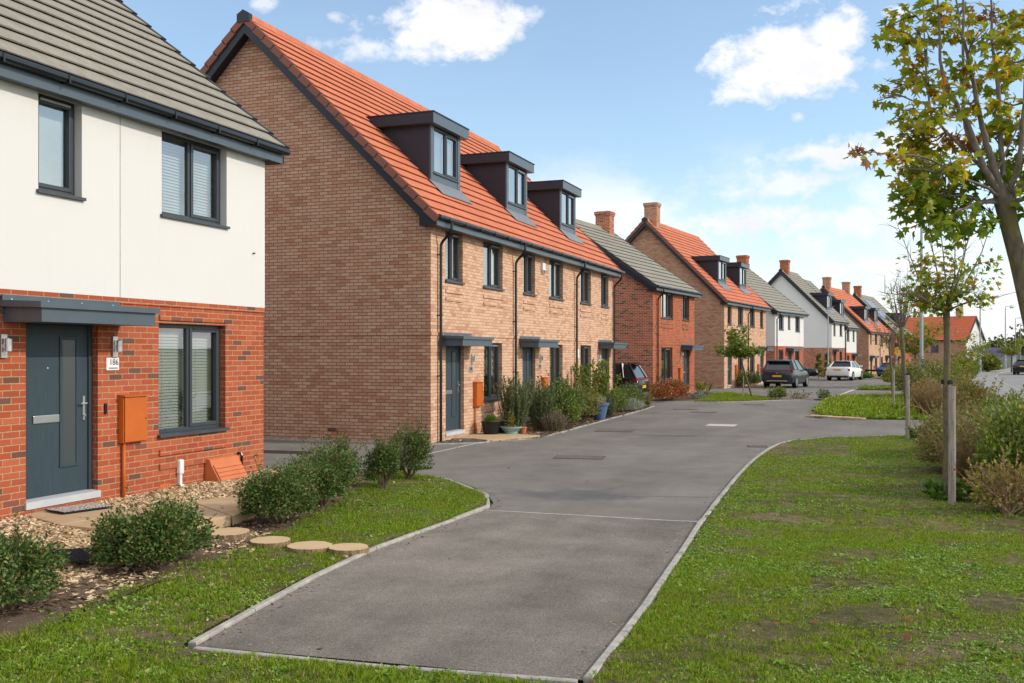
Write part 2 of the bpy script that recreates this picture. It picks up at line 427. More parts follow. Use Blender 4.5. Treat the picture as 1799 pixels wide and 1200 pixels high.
# ------------------------------------------------------------------ terrain
def sm(t): t = max(0.0, min(1.0, t)); return t*t*(3-2*t)
def g(x, y):
    a = .17*sm((-x-5.2)/3.2)*sm((17.5-y)/4.5)
    b = -.7*sm((y-90)/18)*sm((6-x)/6)
    return a+b

def resample(line, step):
    out = []
    for i in range(len(line)-1):
        a = Vector(line[i]); b = Vector(line[i+1]); n = max(1, int((b-a).length/step))
        for k in range(n): out.append(tuple(a+(b-a)*(k/n)))
    out.append(tuple(line[-1])); return out

def inside(p, poly):
    x, y = p; c = False; n = len(poly)
    for i in range(n):
        x1, y1 = poly[i]; x2, y2 = poly[i-1]
        if (y1 > y) != (y2 > y) and x < (x2-x1)*(y-y1)/(y2-y1)+x1: c = not c
    return c

def sheet(name, poly, mat, dz, step=.6, kind='structure', rough=0.0):
    ring = resample(list(poly)+[poly[0]], step)[:-1]
    pts = [Vector(p) for p in ring]; n = len(pts)
    xs = [p[0] for p in ring]; ys = [p[1] for p in ring]
    x = min(xs)+step/2
    while x < max(xs):
        y = min(ys)+step/2
        while y < max(ys):
            q = (x+rnd.uniform(-.2,.2)*step, y+rnd.uniform(-.2,.2)*step)
            if inside(q, ring): pts.append(Vector(q))
            y += step
        x += step
    v, e, f, *_ = delaunay_2d_cdt(pts, [(i, (i+1) % n) for i in range(n)], [], 1, 1e-5)
    mb = MB(); mb.v = [(p.x, p.y, g(p.x, p.y)+dz+(rnd.uniform(-rough, rough) if rough else 0)) for p in v]
    mb.f = [tuple(q) for q in f]
    o = mb.build(name, mat, smooth=True)
    me = o.data
    if len(me.polygons) and me.polygons[0].normal.z < 0: me.flip_normals()
    return tag(o, kind=kind)

def strip(mb, line, w, z0, z1, side=0, step=.45, gap=0.0):
    """raised edging along a polyline on the terrain"""
    pts = resample(line, step); L = []
    for i, p in enumerate(pts):
        a = Vector(pts[max(i-1,0)]); b = Vector(pts[min(i+1,len(pts)-1)])
        t = (b-a).normalized(); nrm = Vector((-t.y, t.x))
        c = Vector(p)
        L.append((c+nrm*w*(.5+side*.5), c-nrm*w*(.5-side*.5)))
    n0 = len(mb.v)
    for a, b in L:
        ja = rnd.uniform(-.003,.003)
        for q, z in ((a,z0),(a,z1),(b,z1),(b,z0)): mb.v.append((q.x, q.y, g(q.x,q.y)+z+(ja if z == z1 else 0)))
    m = len(L)
    if not gap:
        for i in range(m-1):
            for k in range(4):
                k2 = (k+1) % 4
                mb.f.append((n0+i*4+k, n0+i*4+k2, n0+(i+1)*4+k2, n0+(i+1)*4+k))
        mb.f.append(tuple(n0+k for k in reversed(range(4)))); mb.f.append(tuple(n0+(m-1)*4+k for k in range(4)))
        return
    del mb.v[n0:]
    i = 0
    while i < m-1:      # separate edging blocks with open joints
        j = min(i+2, m-1); (a0,b0), (a1,b1) = L[i], L[j]
        t = ((a1+b1)-(a0+b0)); ln = t.length*.5; t = t.normalized()*gap
        dz = rnd.uniform(-.005,.004); sh = Vector((rnd.uniform(-.004,.004), rnd.uniform(-.004,.004)))
        q = [a0+t+sh, b0+t+sh, b1-t+sh, a1-t+sh]; n = len(mb.v); c = .008
        ctr = (q[0]+q[1]+q[2]+q[3])*.25
        for p in q: mb.v.append((p.x,p.y,g(p.x,p.y)+z0))
        for p in q: mb.v.append((p.x,p.y,g(p.x,p.y)+z1+dz-c))
        wv = (b0-a0).normalized()*c; tv = t.normalized()*c*.6
        for p, s1, s2 in zip(q, (1,-1,-1,1), (1,1,-1,-1)):
            r = p+wv*s1+tv*s2; mb.v.append((r.x,r.y,g(r.x,r.y)+z1+dz))
        for o in (0,4):
            for k in range(4):
                k2 = (k+1) % 4; mb.f.append((n+o+k, n+o+k2, n+o+4+k2, n+o+4+k))
        mb.f.append((n+8,n+9,n+10,n+11))
        i = j

# base land: fine near the street, coarse to the horizon
def land():
    xs = [-900,-500,-250,-120,-70,-45]+[ -30+i*1.5 for i in range(34)]+[24,30,45,80,160,320,600,900]
    ys = [-60,-20,-5]+[i*1.5 for i in range(0,92)]+[145,165,200,260,340,480,700,1000]
    xs = sorted(set(xs)); ys = sorted(set(ys)); mb = MB()
    for y in ys:
        for x in xs: mb.v.append((x, y, g(x,y)-.05))
    W = len(xs)
    for j in range(len(ys)-1):
        for i in range(W-1): mb.f.append((j*W+i, j*W+i+1, (j+1)*W+i+1, (j+1)*W+i))
    tag(mb.build('ground', M['farland'], smooth=True), kind='structure')
land()

LK = [(-4.42,5.60),(-4.57,6.5),(-4.75,7.7),(-4.86,9.0),(-4.845,10.0),(-4.825,10.9),(-4.81,11.6),(-4.83,12.0),(-4.94,12.4),(-5.25,12.98),(-5.72,13.62),(-6.3,14.0),(-6.9,14.12),(-7.6,14.25),(-8.3,14.2),(-8.97,13.9)]
RK = [(-1.74,5.85),(-1.78,6.9),(-1.82,7.8),(-1.95,9.8),(-2.09,11.8),(-2.2,14.0),(-2.30,16.2),(-2.36,18.2),(-2.37,19.8),(-2.35,21.4),(-2.28,22.5),(-2.1,23.4),(-1.8,24.1),(-1.4,24.6),(-1.0,24.93),(-.4,25.35),(.4,25.95),(2.2,27.2),(3.75,28.2)]
BK = [(-9.35,19.72),(-8.58,20.29),(-8.2,21.0),(-7.85,21.75),(-7.68,22.4),(-7.64,23.4),(-7.70,24.6),(-7.78,26.5),(-7.85,28.5),(-7.92,31),(-7.98,33.3),(-8.1,35.3),(-8.24,37.1)]
CK = [(-9.3,40.2),(-7.91,41.02),(-6.51,41.04),(-5.6,41.7),(-4.89,42.69),(-3.87,44.16),(-2.95,44.5)]
WK = [(-2.4,44.0),(-2.4,39.3),(-2.45,36),(-2.41,32.6),(-2.1,32.0),(-1.27,31.49),(-.78,31.40),(.5,31.6),(2.2,32.0),(3.9,32.3)]
drive = LK + [(-8.99,13.3),(-32,13.3),(-32,19.62),(-9.4,19.62)] + BK + [(-9.2,37.5),(-20,38.0),(-20,42.4),(-9.75,42.4)] + CK + WK + list(reversed(RK))[0:0] + list(reversed(RK))
near_path = [p for p in LK if p[1] < 11.7] + [(-4.79,11.72),(-2.09,11.78)] + [p for p in reversed(RK) if p[1] < 11.7]
sheet('driveway', drive, M['asphalt'], 0.0, .9)
sheet('footpath', near_path, M['asphalt2'], .004, .6)
PK = [(-9.6,51.8),(-7.3,50.4),(-5.1,45.9),(-4.2,45.2),(-2.6,45.2),(-2.1,47.5),(1.0,50),(1.5,57.6),(-1.6,57.8),(-1.5,60.6),(2,60.3),(2.5,71),(-.8,84),(-5.0,93),(-9.0,96),(-20,92),(-20,51.8)]
sheet('parking_court', PK, M['asphalt'], 0.0, 1.2)
mb = MB(); strip(mb, [(-2.16,50.4),(-1.76,57.8)], .12, -.002, .006); tag(mb.build('parking_line', M['line']), kind='structure')
mb = MB(); strip(mb, [(-4.77,11.74),(-2.10,11.80)], .05, -.002, .010); tag(mb.build('edging_line', M['concrete']), kind='structure')
mb = MB(); strip(mb, [(-9.0,17.0),(-8.57,17.55),(-8.55,20.25)], .05, -.002, .009); tag(mb.build('drive_edging', M['concrete']), kind='structure')

def kerb(line, **k):
    mb = MB(); strip(mb, line, .060, -.04, .030, gap=.006, **k)
    tag(mb.build('kerb', M['concrete']), kind='structure')
kerb(LK, side=1); kerb(RK[:], side=-1); kerb(BK, side=1); kerb(CK, side=1); kerb(WK, side=1)
mb = MB(); strip(mb, [(-4.40,5.56),(-3.6,5.60),(-2.92,5.66),(-2.3,5.73),(-1.76,5.81)], .05, -.04, .012, gap=.006); tag(mb.build('kerb', M['concrete']), kind='structure')
mb = MB(); strip(mb, [(-32,19.70),(-9.3,19.75)], .07, -.03, .02); tag(mb.build('kerb', M['concrete']), kind='structure')

# garden of the first house
lawn_l = [(x-.085,y) for x,y in LK[:14]] + [(-7.4,13.6),(-7.0,12.6),(-6.6,11.2),(-6.25,9.7),(-6.0,8.3),(-5.95,7.2),(-5.8,6.0),(-5.65,4.6),(-5.45,3.0),(-1.4,3.0),(-1.70,5.66),(-2.3,5.63),(-2.92,5.58),(-3.6,5.52),(-4.42,5.46)]
sheet('lawn', lawn_l, M['lawn'], .02, .35, rough=.012)
bedA = [(-5.4,3.0),(-5.55,4.6),(-5.7,6.0),(-5.85,7.2),(-5.9,8.3),(-6.15,9.7),(-6.5,11.2),(-6.9,12.6),(-7.3,13.6),(-8.3,14.12),(-8.97,13.8),(-8.97,13.0),(-8.97,2.0),(-5.4,2.0)]
sheet('planting_bed', bedA, M['soil'], .022, .3, rough=.022)
chipA = [(-8.96,7.2),(-7.95,7.1),(-7.0,6.3),(-6.35,6.4),(-6.5,7.4),(-6.9,8.2),(-7.2,9.2),(-7.5,10.4),(-7.7,11.6),(-7.9,12.7),(-8.3,13.2),(-8.96,13.2)]
sheet('wood_chip_bed', chipA, M['chips'], .03, .4, rough=.012)
mb = MB()
pave = [[(-8.96,8.42),(-8.06,8.05),(-7.98,9.0),(-8.94,9.45)],[(-8.05,8.04),(-6.95,8.0),(-6.9,8.6),(-7.97,8.99)],[(-7.97,9.01),(-6.88,8.62),(-6.75,9.15),(-7.85,9.85)],[(-7.84,9.87),(-6.74,9.17),(-6.85,9.75),(-7.6,10.75)]]
for q in pave: mb.prism_z([(x,y) for x,y in reversed(q)], .10, .217)
tag(mb.build('paving_slabs', M['paving'], bevel=.008), kind='structure')

# garden of the terrace
bedB = [(-9.36,19.78),(-8.60,20.33)] + BK[2:] + [(-8.9,37.0),(-9.36,35.4)]
sheet('terrace_bed', bedB, M['soil'], .02, .5, rough=.015)
sheet('slate_chippings', [(-9.36,19.8),(-8.64,20.34),(-8.45,20.7),(-8.9,21.0),(-9.36,20.9)], M['slate'], .034, .3, rough=.006)
mb = MB(); mb.prism_z([(-9.35,20.92),(-8.9,21.02),(-8.42,20.75),(-7.9,21.75),(-7.72,22.35),(-8.7,22.6),(-9.35,22.7)][::1], .0, .06)
tag(mb.build('paving_slabs', M['paving']), kind='structure')
bedC = [(-9.7,43.3),(-9.4,40.25)] + [(-7.95,41.08),(-7.5,41.1),(-7.5,44.5),(-7.9,49.8),(-9.0,49.6)]
sheet('planting_bed', bedC, M['soil'], .02, .7, rough=.01)
lawnC = [(-7.5,41.1),(-6.51,41.1),(-5.6,41.76),(-4.95,42.75),(-4.6,43.6),(-5.1,45.9),(-7.3,50.4),(-7.9,49.8),(-7.5,44.5)]
sheet('lawn', lawnC, M['lawn'], .03, .7, rough=.01)
sheet('planting_strip', [(-4.6,43.6),(-3.87,44.22),(-2.95,44.56),(-2.4,44.4),(-2.5,45.2),(-4.2,45.2),(-5.1,45.9)], M['lawn'], .025, .5)

# right hand lawn, hedge bed, weed patch
lawn_r = [(-1.70,5.8)] + [(x+.085,y) for x,y in RK[1:16]] + [(.36,25.88),(1.2,26.3),(1.5,22),(1.6,18),(1.9,14),(2.6,10),(3.2,5),(3.4,2.0),(-1.4,2.0),(-1.4,3.0)]
sheet('lawn', lawn_r, M['lawn'], .02, .4, rough=.014)
sheet('hedge_bed', [(1.2,26.3),(1.5,22),(1.6,18),(1.9,14),(2.6,10),(3.2,5),(3.6,5),(3.6,26.5),(3.2,27.0)], M['soil'], .02, .8, rough=.02)
weedp = [(-2.37,32.7),(-2.05,32.1),(-1.25,31.56),(-.78,31.46),(.5,31.66),(3.6,32.3),(3.7,40),(3.9,49),(4.2,57),(1.5,57.4),(1.0,50),(-2.1,47.5),(-2.35,44.0),(-2.36,39.3),(-2.4,36)]
sheet('weedy_verge', weedp, M['lawn'], .03, .8, rough=.02)
sheet('weedy_verge', [(1.55,57.6),(-1.55,57.85),(-1.45,60.5),(2.05,60.2),(2.6,71),(-.7,84),(-4.9,93.0),(-2,95),(5.5,90),(5.0,78),(4.4,62)], M['lawn'], .03, 1.4, rough=.02)
mb = MB()
for a in range(5):
    x0 = -2.36+a*.34; y0 = 32.46-a*.235 if a < 3 else 31.78-(a-3)*.14
    x1 = x0+.32; y1 = 32.46-(a+1)*.235+.02 if a < 2 else (31.78 if a == 2 else 31.78-(a-2)*.14)
    mb.prism_z([(x0,y0),(x1,y1),(x1+.12,y1+.42),(x0+.12,y0+.42)], .0, .065+.006*(a % 2))
tag(mb.build('paving_slabs', M['paving'], bevel=.008), kind='structure')

# main road and pavement
def off(line, d):
    out = []
    for i, p in enumerate(line):
        a = Vector(line[max(i-1,0)]); b = Vector(line[min(i+1,len(line)-1)])
        t = (b-a).normalized(); out.append((p[0]+t.y*d, p[1]-t.x*d))
    return out
RC = [(3.6,-10),(3.6,10),(3.65,30),(3.85,45),(4.4,58),(5.2,75),(6.3,92),(8.6,113),(14.0,141),(20.2,188),(24.6,220.8),(31,265),(40,330)]
def band(name, line, d0, d1, mat, dz, step): 
    return sheet(name, off(line,d0)+list(reversed(off(line,d1))), mat, dz, step)
band('pavement', RC, .1, 2.0, M['pave2'], .03, 2.2)
band('road', RC, 2.16, 9.0, M['road'], -.02, 2.4)
band('pavement', RC, 9.16, 11.2, M['pave2'], .03, 2.6)
for d in (2.02, 9.02):
    mb = MB(); strip(mb, off(RC, d+.06), .12, -.06, .045, step=3); tag(mb.build('kerb', M['concrete']), kind='structure')
# ------------------------------------------------------------------ houses
def opening_wall(mb, y0, y1, z0, z1, ops, x=0.0, depth=.17):
    ys = sorted({y0, y1, *[min(max(v,y0),y1) for o in ops for v in o[:2]]})
    zs = sorted({z0, z1, *[min(max(v,z0),z1) for o in ops for v in o[2:4]]})
    for i in range(len(ys)-1):
        for j in range(len(zs)-1):
            cy, cz = (ys[i]+ys[i+1])/2, (zs[j]+zs[j+1])/2
            if any(o[0] < cy < o[1] and o[2] < cz < o[3] for o in ops): continue
            mb.poly([(x,ys[i],zs[j]),(x,ys[i+1],zs[j]),(x,ys[i+1],zs[j+1]),(x,ys[i],zs[j+1])])
    for a, b, c, d in [o[:4] for o in ops]:
        c2, d2 = max(c, z0), min(d, z1)
        if d2 <= c2: continue
        mb.poly([(x-depth,a,c2),(x,a,c2),(x,a,d2),(x-depth,a,d2)])
        mb.poly([(x,b,c2),(x-depth,b,c2),(x-depth,b,d2),(x,b,d2)])
        if z0 <= c: mb.poly([(x,a,c),(x-depth,a,c),(x-depth,b,c),(x,b,c)])
        if d <= z1: mb.poly([(x-depth,a,d),(x,a,d),(x,b,d),(x-depth,b,d)])

def window(root, y0, y1, z0, z1, lights=2, dress='blind', xf=-.092, sill=True, vent=True, name='window', mat='frame', detail=True):
    fw = .055; d = .065; x1 = xf; x0 = xf-d
    w = y1-y0
    mb = MB()
    mb.box(x0,x1,y0,y0+fw,z0,z1); mb.box(x0,x1,y1-fw,y1,z0,z1)
    mb.box(x0,x1,y0+fw,y1-fw,z0,z0+fw); mb.box(x0,x1,y0+fw,y1-fw,z1-fw,z1)
    div = [y0+fw+(w-2*fw)*k/lights for k in range(1,lights)]
    for m in div: mb.box(x0,x1-.004,m-.028,m+.028,z0+fw,z1-fw)
    # opening sash in the last light
    a = (div[-1]+.028 if div else y0+fw); b = y1-fw; s = .042; xs = x1+.014
    mb.box(x0+.01,xs,a-.008,a+s,z0+fw-.008,z1-fw+.008); mb.box(x0+.01,xs,b-s,b+.008,z0+fw-.008,z1-fw+.008)
    mb.box(x0+.01,xs,a+s,b-s,z0+fw-.008,z0+fw+s); mb.box(x0+.01,xs,a+s,b-s,z1-fw-s,z1-fw+.008)
    win = mb.build(name, M[mat], root, bevel=.006 if detail else 0)
    MB().poly([(x0+.03,y0+fw,z0+fw),(x0+.03,y1-fw,z0+fw),(x0+.03,y1-fw,z1-fw),(x0+.03,y0+fw,z1-fw)]).build('pane', M['glass'], win)
    if vent and detail:
        MB().box(xs,xs+.012,a+.05,b-.03,z1-fw-.012,z1-fw+.012).build('trickle_vent', M['silver' if dress != 'blind' else 'black'], win)
    if sill:
        MB().prism_y([(x0+.02,z0-.03),(.055,z0-.045),(.055,z0-.008),(x0+.02,z0+.004)], y0-.035, y1+.035).build('sill', M['sill'], win)
    xb = x0-.07
    if dress == 'blind':
        mb = MB(); z = z0+.03; n = 0
        while z < z1-.03:
            mb.poly([(xb+.015,y0+.02,z),(xb+.015,y1-.02,z),(xb-.012,y1-.02,z+.0415),(xb-.012,y0+.02,z+.0415)]); z += .042
        for yy in (y0+w*.22, y0+w*.72): mb.box(xb+.017,xb+.019,yy,yy+.006,z0,z1)
        mb.build('blind', M['blind'], win)
    elif dress == 'shutter':
        mb = MB(); z = z0+.06
        for a_, b_ in ((y0+.03,y0+w/2-.02),(y0+w/2+.02,y1-.03)):
            mb.box(xb-.01,xb+.01,a_,a_+.04,z0,z1); mb.box(xb-.01,xb+.01,b_-.04,b_,z0,z1)
            z = z0+.05
            while z < z1-.08:
                mb.poly([(xb+.022,a_,z),(xb+.022,b_,z),(xb-.02,b_,z+.05),(xb-.02,a_,z+.05)]); z += .075
        mb.build('shutter', M['blind'], win)
    elif dress == 'curtain':
        mb = MB()
        for a_, b_ in ((y0, y0+w*.30), (y1-w*.36, y1)):
            n = 9; p = [(xb+.02*math.sin(i*2.1), a_+(b_-a_)*i/n) for i in range(n+1)]
            for i in range(n): mb.poly([(p[i][0],p[i][1],z0),(p[i+1][0],p[i+1][1],z0),(p[i+1][0],p[i+1][1],z1),(p[i][0],p[i][1],z1)])
        mb.build('curtain', M['curtain'], win)
    elif dress == 'roman':
        mb = MB(); zb = z0+(z1-z0)*.42
        for k in range(5):
            za = zb+(z1-zb)*k/5; zc = zb+(z1-zb)*(k+1)/5
            mb.poly([(xb+.03,y0,za),(xb+.03,y1,za),(xb,y1,zc),(xb,y0,zc)])
        mb.build('roman_blind', M['curtain'], win)
    elif dress == 'frost':
        MB().poly([(xb+.05,y0,z0),(xb+.05,y1,z0),(xb+.05,y1,z1),(xb+.05,y0,z1)]).build('frosted_film', M['curtain'], win)
    return win

def door(root, y0, y1, z0, z1, detail=True):
    fw = .06; x0, x1 = -.165, -.10
    fr = MB(); fr.box(x0,x1+.02,y0,y0+fw,z0+.03,z1); fr.box(x0,x1+.02,y1-fw,y1,z0+.03,z1); fr.box(x0,x1+.02,y0+fw,y1-fw,z1-fw,z1)
    a, b = y0+fw+.004, y1-fw-.004; w = b-a
    dr = MB().box(x0+.005,x1,a,b,z0+.04,z1-fw-.004).build('door', M['door'], root, bevel=.004)
    fr.build('door_frame', M['frame'], dr, bevel=.004)
    ga, gb = a+w*.58, a+w*.80; gz0, gz1 = z0+.38, z1-.24
    bd = MB()
    for q in ((ga-.04,ga,gz0-.04,gz1+.04),(gb,gb+.04,gz0-.04,gz1+.04),(ga,gb,gz0-.04,gz0),(ga,gb,gz1,gz1+.04)):
        bd.box(x1-.01,x1+.014,*q)
    bd.build('glazing_bead', M['door'], dr, bevel=.005)
    MB().box(x1-.012,x1+.003,ga,gb,gz0,gz1).build('glass_panel', M['doorglass'], dr)
    hz = z0+1.05
    h = MB().box(x1,x1+.012,b-.085,b-.05,hz-.17,hz+.12).tube([(x1+.01,b-.067,hz+.03),(x1+.055,b-.067,hz+.03),(x1+.055,b-.16,hz+.03)],.010,8)
    h.tube([(x1+.01,b-.067,hz-.11),(x1+.03,b-.067,hz-.11)],.014,10); h.build('handle', M['silver'], dr)
    MB().box(x1,x1+.016,a+w*.13,a+w*.53,hz-.17,hz-.08).build('letter_box', M['silver'], dr, bevel=.006)
    if detail: MB().lathe([(.010,0),(.010,.003),(.004,.005)],0,0,10).build('door_viewer', M['silver'], dr, loc=(x1+.001,a+w*.36,hz+.46)).rotation_euler = (0,R(90),0)
    MB().prism_y([(-.165,z0-.06),(.03,z0-.06),(.03,z0+.02),(-.165,z0+.04)], y0-.02, y1+.02).build('threshold', M['threshold'], dr)
    return dr

def canopy(root, y0, y1, z1=2.47, out=.55):
    c = MB().box(.002,.03,y0,y1,z1-.20,z1)
    cn = c.build('canopy', M['grey'], root)
    MB().box(.0,out,y0+.03,y1+.03,z1-.30,z1-.13).build('canopy_box', M['grey'], cn)
    MB().prism_y([(0,z1-.13),(out+.04,z1-.15),(out+.04,z1-.085),(0,z1-.06)], y0-.02, y1+.07).build('canopy_lid', M['grey'], cn)
    mb = MB()
    n = 4
    for k in range(n):
        y = y0+.12+(y1-y0-.24)*k/(n-1); mb.lathe([(.012,0),(.010,.006),(.004,.009)],0,0,8)
        for i in range(len(mb.v)-24, len(mb.v)):
            x, yy, z = mb.v[i]; mb.v[i] = (.03+z, y+yy, z1-.05+x)
    mb.build('bolt_row', M['silver'], cn)
    return cn

def wall_lamp(root, y, z):
    w = MB().box(.0,.028,y-.04,y+.04,z-.13,z+.13).build('wall_lamp', M['silver'], root, bevel=.004)
    MB().lathe([(.034,-.06),(.036,-.055),(.036,.075),(.030,.085)], .085, y, 14).build('lamp_tube', M['silver'], w, smooth=False, loc=(0,0,z))
    MB().box(.02,.06,y-.012,y+.012,z-.02,z+.02).build('lamp_bracket', M['silver'], w)

def text(name, s, size, mat, parent, loc, rot, ext=.001):
    cu = bpy.data.curves.new(name, 'FONT'); cu.body = s; cu.size = size; cu.extrude = ext
    cu.align_x = 'CENTER'; cu.align_y = 'CENTER'
    ob = bpy.data.objects.new(name, cu); col.objects.link(ob)
    dg = bpy.context.evaluated_depsgraph_get(); dg.update()
    me = bpy.data.meshes.new_from_object(ob.evaluated_get(dg))
    bpy.data.objects.remove(ob)
    me.materials.clear(); me.materials.append(mat)
    o = bpy.data.objects.new(name, me); col.objects.link(o); o.parent = parent
    o.location = loc; o.rotation_euler = rot
    return o

def house_sign(root, y, z, num=None, w=.24, h=.165):
    s = MB().box(.002,.010,y-w/2,y+w/2,z-h/2,z+h/2).build('house_sign', M['silver' if num is None else 'white'], root, bevel=.003)
    if num:
        text('number', num, .104, M['black'], s, (.0115,y+.018,z+.020), (R(90),0,R(90)))
        mb = MB(); yy = y-w*.30
        for k in range(9):
            q = [.014,.009,.012,.010,.013,.008,.012,.015,.010][k]; mb.box(.0105,.0115,yy,yy+q,z-.058,z-.044); yy += q+.005
        mb.build('small_print', M['black'], s)
    else:
        mb = MB().box(.0105,.012,y-.05,y+.06,z-.02,z+.045); mb.build('number', M['frame'], s)

def meter_box(root, y0, y1, z0=.71, z1=1.30, out=.10, zg=-.12):
    b = MB().box(.0,out-.02,y0,y1,z0,z1).build('meter_box', M['orangebox'], root, bevel=.006)
    MB().box(out-.02,out,y0+.012,y1-.012,z0+.012,z1-.02).build('meter_box_door', M['orangebox'], b, bevel=.006)
    MB().prism_y([(0,z1),(out+.02,z1-.012),(out+.02,z1+.004),(0,z1+.018)], y0-.012, y1+.012).build('meter_box_lid', M['orangebox'], b)
    MB().tube([(.035,y0+.06,zg),(.035,y0+.06,z0)],.022,10).build('meter_pipe', M['orangebox'], b, smooth=True)
    mb = MB().box(out,out+.004,y1-.05,y1-.035,(z0+z1)/2-.01,(z0+z1)/2+.01); mb.build('meter_lock', M['iron'], b)

def downpipe(root, y, zt=4.92, zb=0.0, seg=8):
    mb = MB(); mb.tube([(.335,y,zt),(.335,y,4.80),(.33,y,4.74),(.29,y,4.66),(.12,y,4.50),(.075,y,4.42),(.07,y,4.32),(.07,y,zb)], .034, seg)
    z = 4.2
    while z > zb+.2:
        mb.tube([(.07,y,z-.02),(.07,y,z+.02)], .041, seg); mb.box(0,.06,y-.01,y+.01,z-.012,z+.012); mb.box(.0,.012,y-.075,y-.01,z-.012,z+.012); z -= 1.35
    mb.build('downpipe', M['black'], root, smooth=False)

def dormer(root, yc, t, mats, ze=4.97, w=1.72, xf=-.84):
    rz = lambda x: ze+(.25-x)*t
    y0, y1 = yc-w/2, yc+w/2
    zb, zt = rz(xf)-.06, 7.47
    xb = .25-(zt-ze)/t
    cheek = MB().prism_y([(xf-.06,zb+.04),(xf-.06,zt-.02),(xb+.04,zt-.02)][::-1], y0+.05, y0+.06).build('dormer', M['clad'], root)
    for y, s in ((y0,1),(y1,-1)):
        ya, yb = (y, y+.05*s) if s > 0 else (y+.05*s, y)
        MB().prism_y([(xf,zb),(xf,zt),(xb,zt)][::-1], ya, yb).build('dormer_cheek', M['clad'], cheek)
    fr = MB()   # front trim round the window
    fr.box(xf-.02,xf+.02,y0-.004,y0+.15,zb-.02,zt); fr.box(xf-.02,xf+.02,y1-.15,y1+.004,zb-.02,zt)
    fr.box(xf-.02,xf+.012,y0+.15,y1-.15,zb-.02,zb+.33)
    fr.build('dormer_front', M['grey'], cheek)
    window(cheek, y0+.15, y1-.15, zb+.34, zt-.02, 2, mats, xf=xf+.005, sill=False, name='dormer_window')
    MB().box(xf-.03,xf+.05,y0+.12,y1-.12,zb+.315,zb+.345).build('dormer_sill', M['frame'], cheek)
    sl = MB().box(xb-.25,xf+.17,y0-.20,y1+.20,zt,zt+.25).build('dormer_roof', M['grey'], cheek)
    MB().box(xb-.30,xf+.19,y0-.22,y1+.22,zt+.25,zt+.275).build('dormer_roof_trim', M['navy'], cheek)
    # dark sides of the roof slab are the same cladding as the cheeks
    for y in (y0-.202, y1+.200):
        MB().box(xb-.25,xf+.171,y,y+.002,zt-.002,zt+.252).build('dormer_roof_side', M['clad'], cheek)
    # lead apron on the tiles below
    x1 = xf+.36
    MB().poly([(xf+.0,y0-.10,rz(xf)+.095),(x1,y0-.06,rz(x1)+.085),(x1,y1+.06,rz(x1)+.085),(xf+.0,y1+.10,rz(xf)+.095)]).build('lead_apron', M['lead'], cheek)

def chimney(roof, x, y, zb, zt, mat, w=.62, d=.78):
    c = MB().box(x-d/2,x+d/2,y-w/2,y+w/2,zb,zt-.22)
    c.box(x-d/2-.03,x+d/2+.03,y-w/2-.03,y+w/2+.03,zt-.22,zt-.15); c.box(x-d/2-.055,x+d/2+.055,y-w/2-.055,y+w/2+.055,zt-.15,zt)
    ch = c.build('chimney', M[mat], roof)
    MB().box(x-d/2+.05,x+d/2-.05,y-w/2+.05,y+w/2-.05,zt,zt+.03).build('chimney_cap', M['slabgrey'], ch)
    return ch

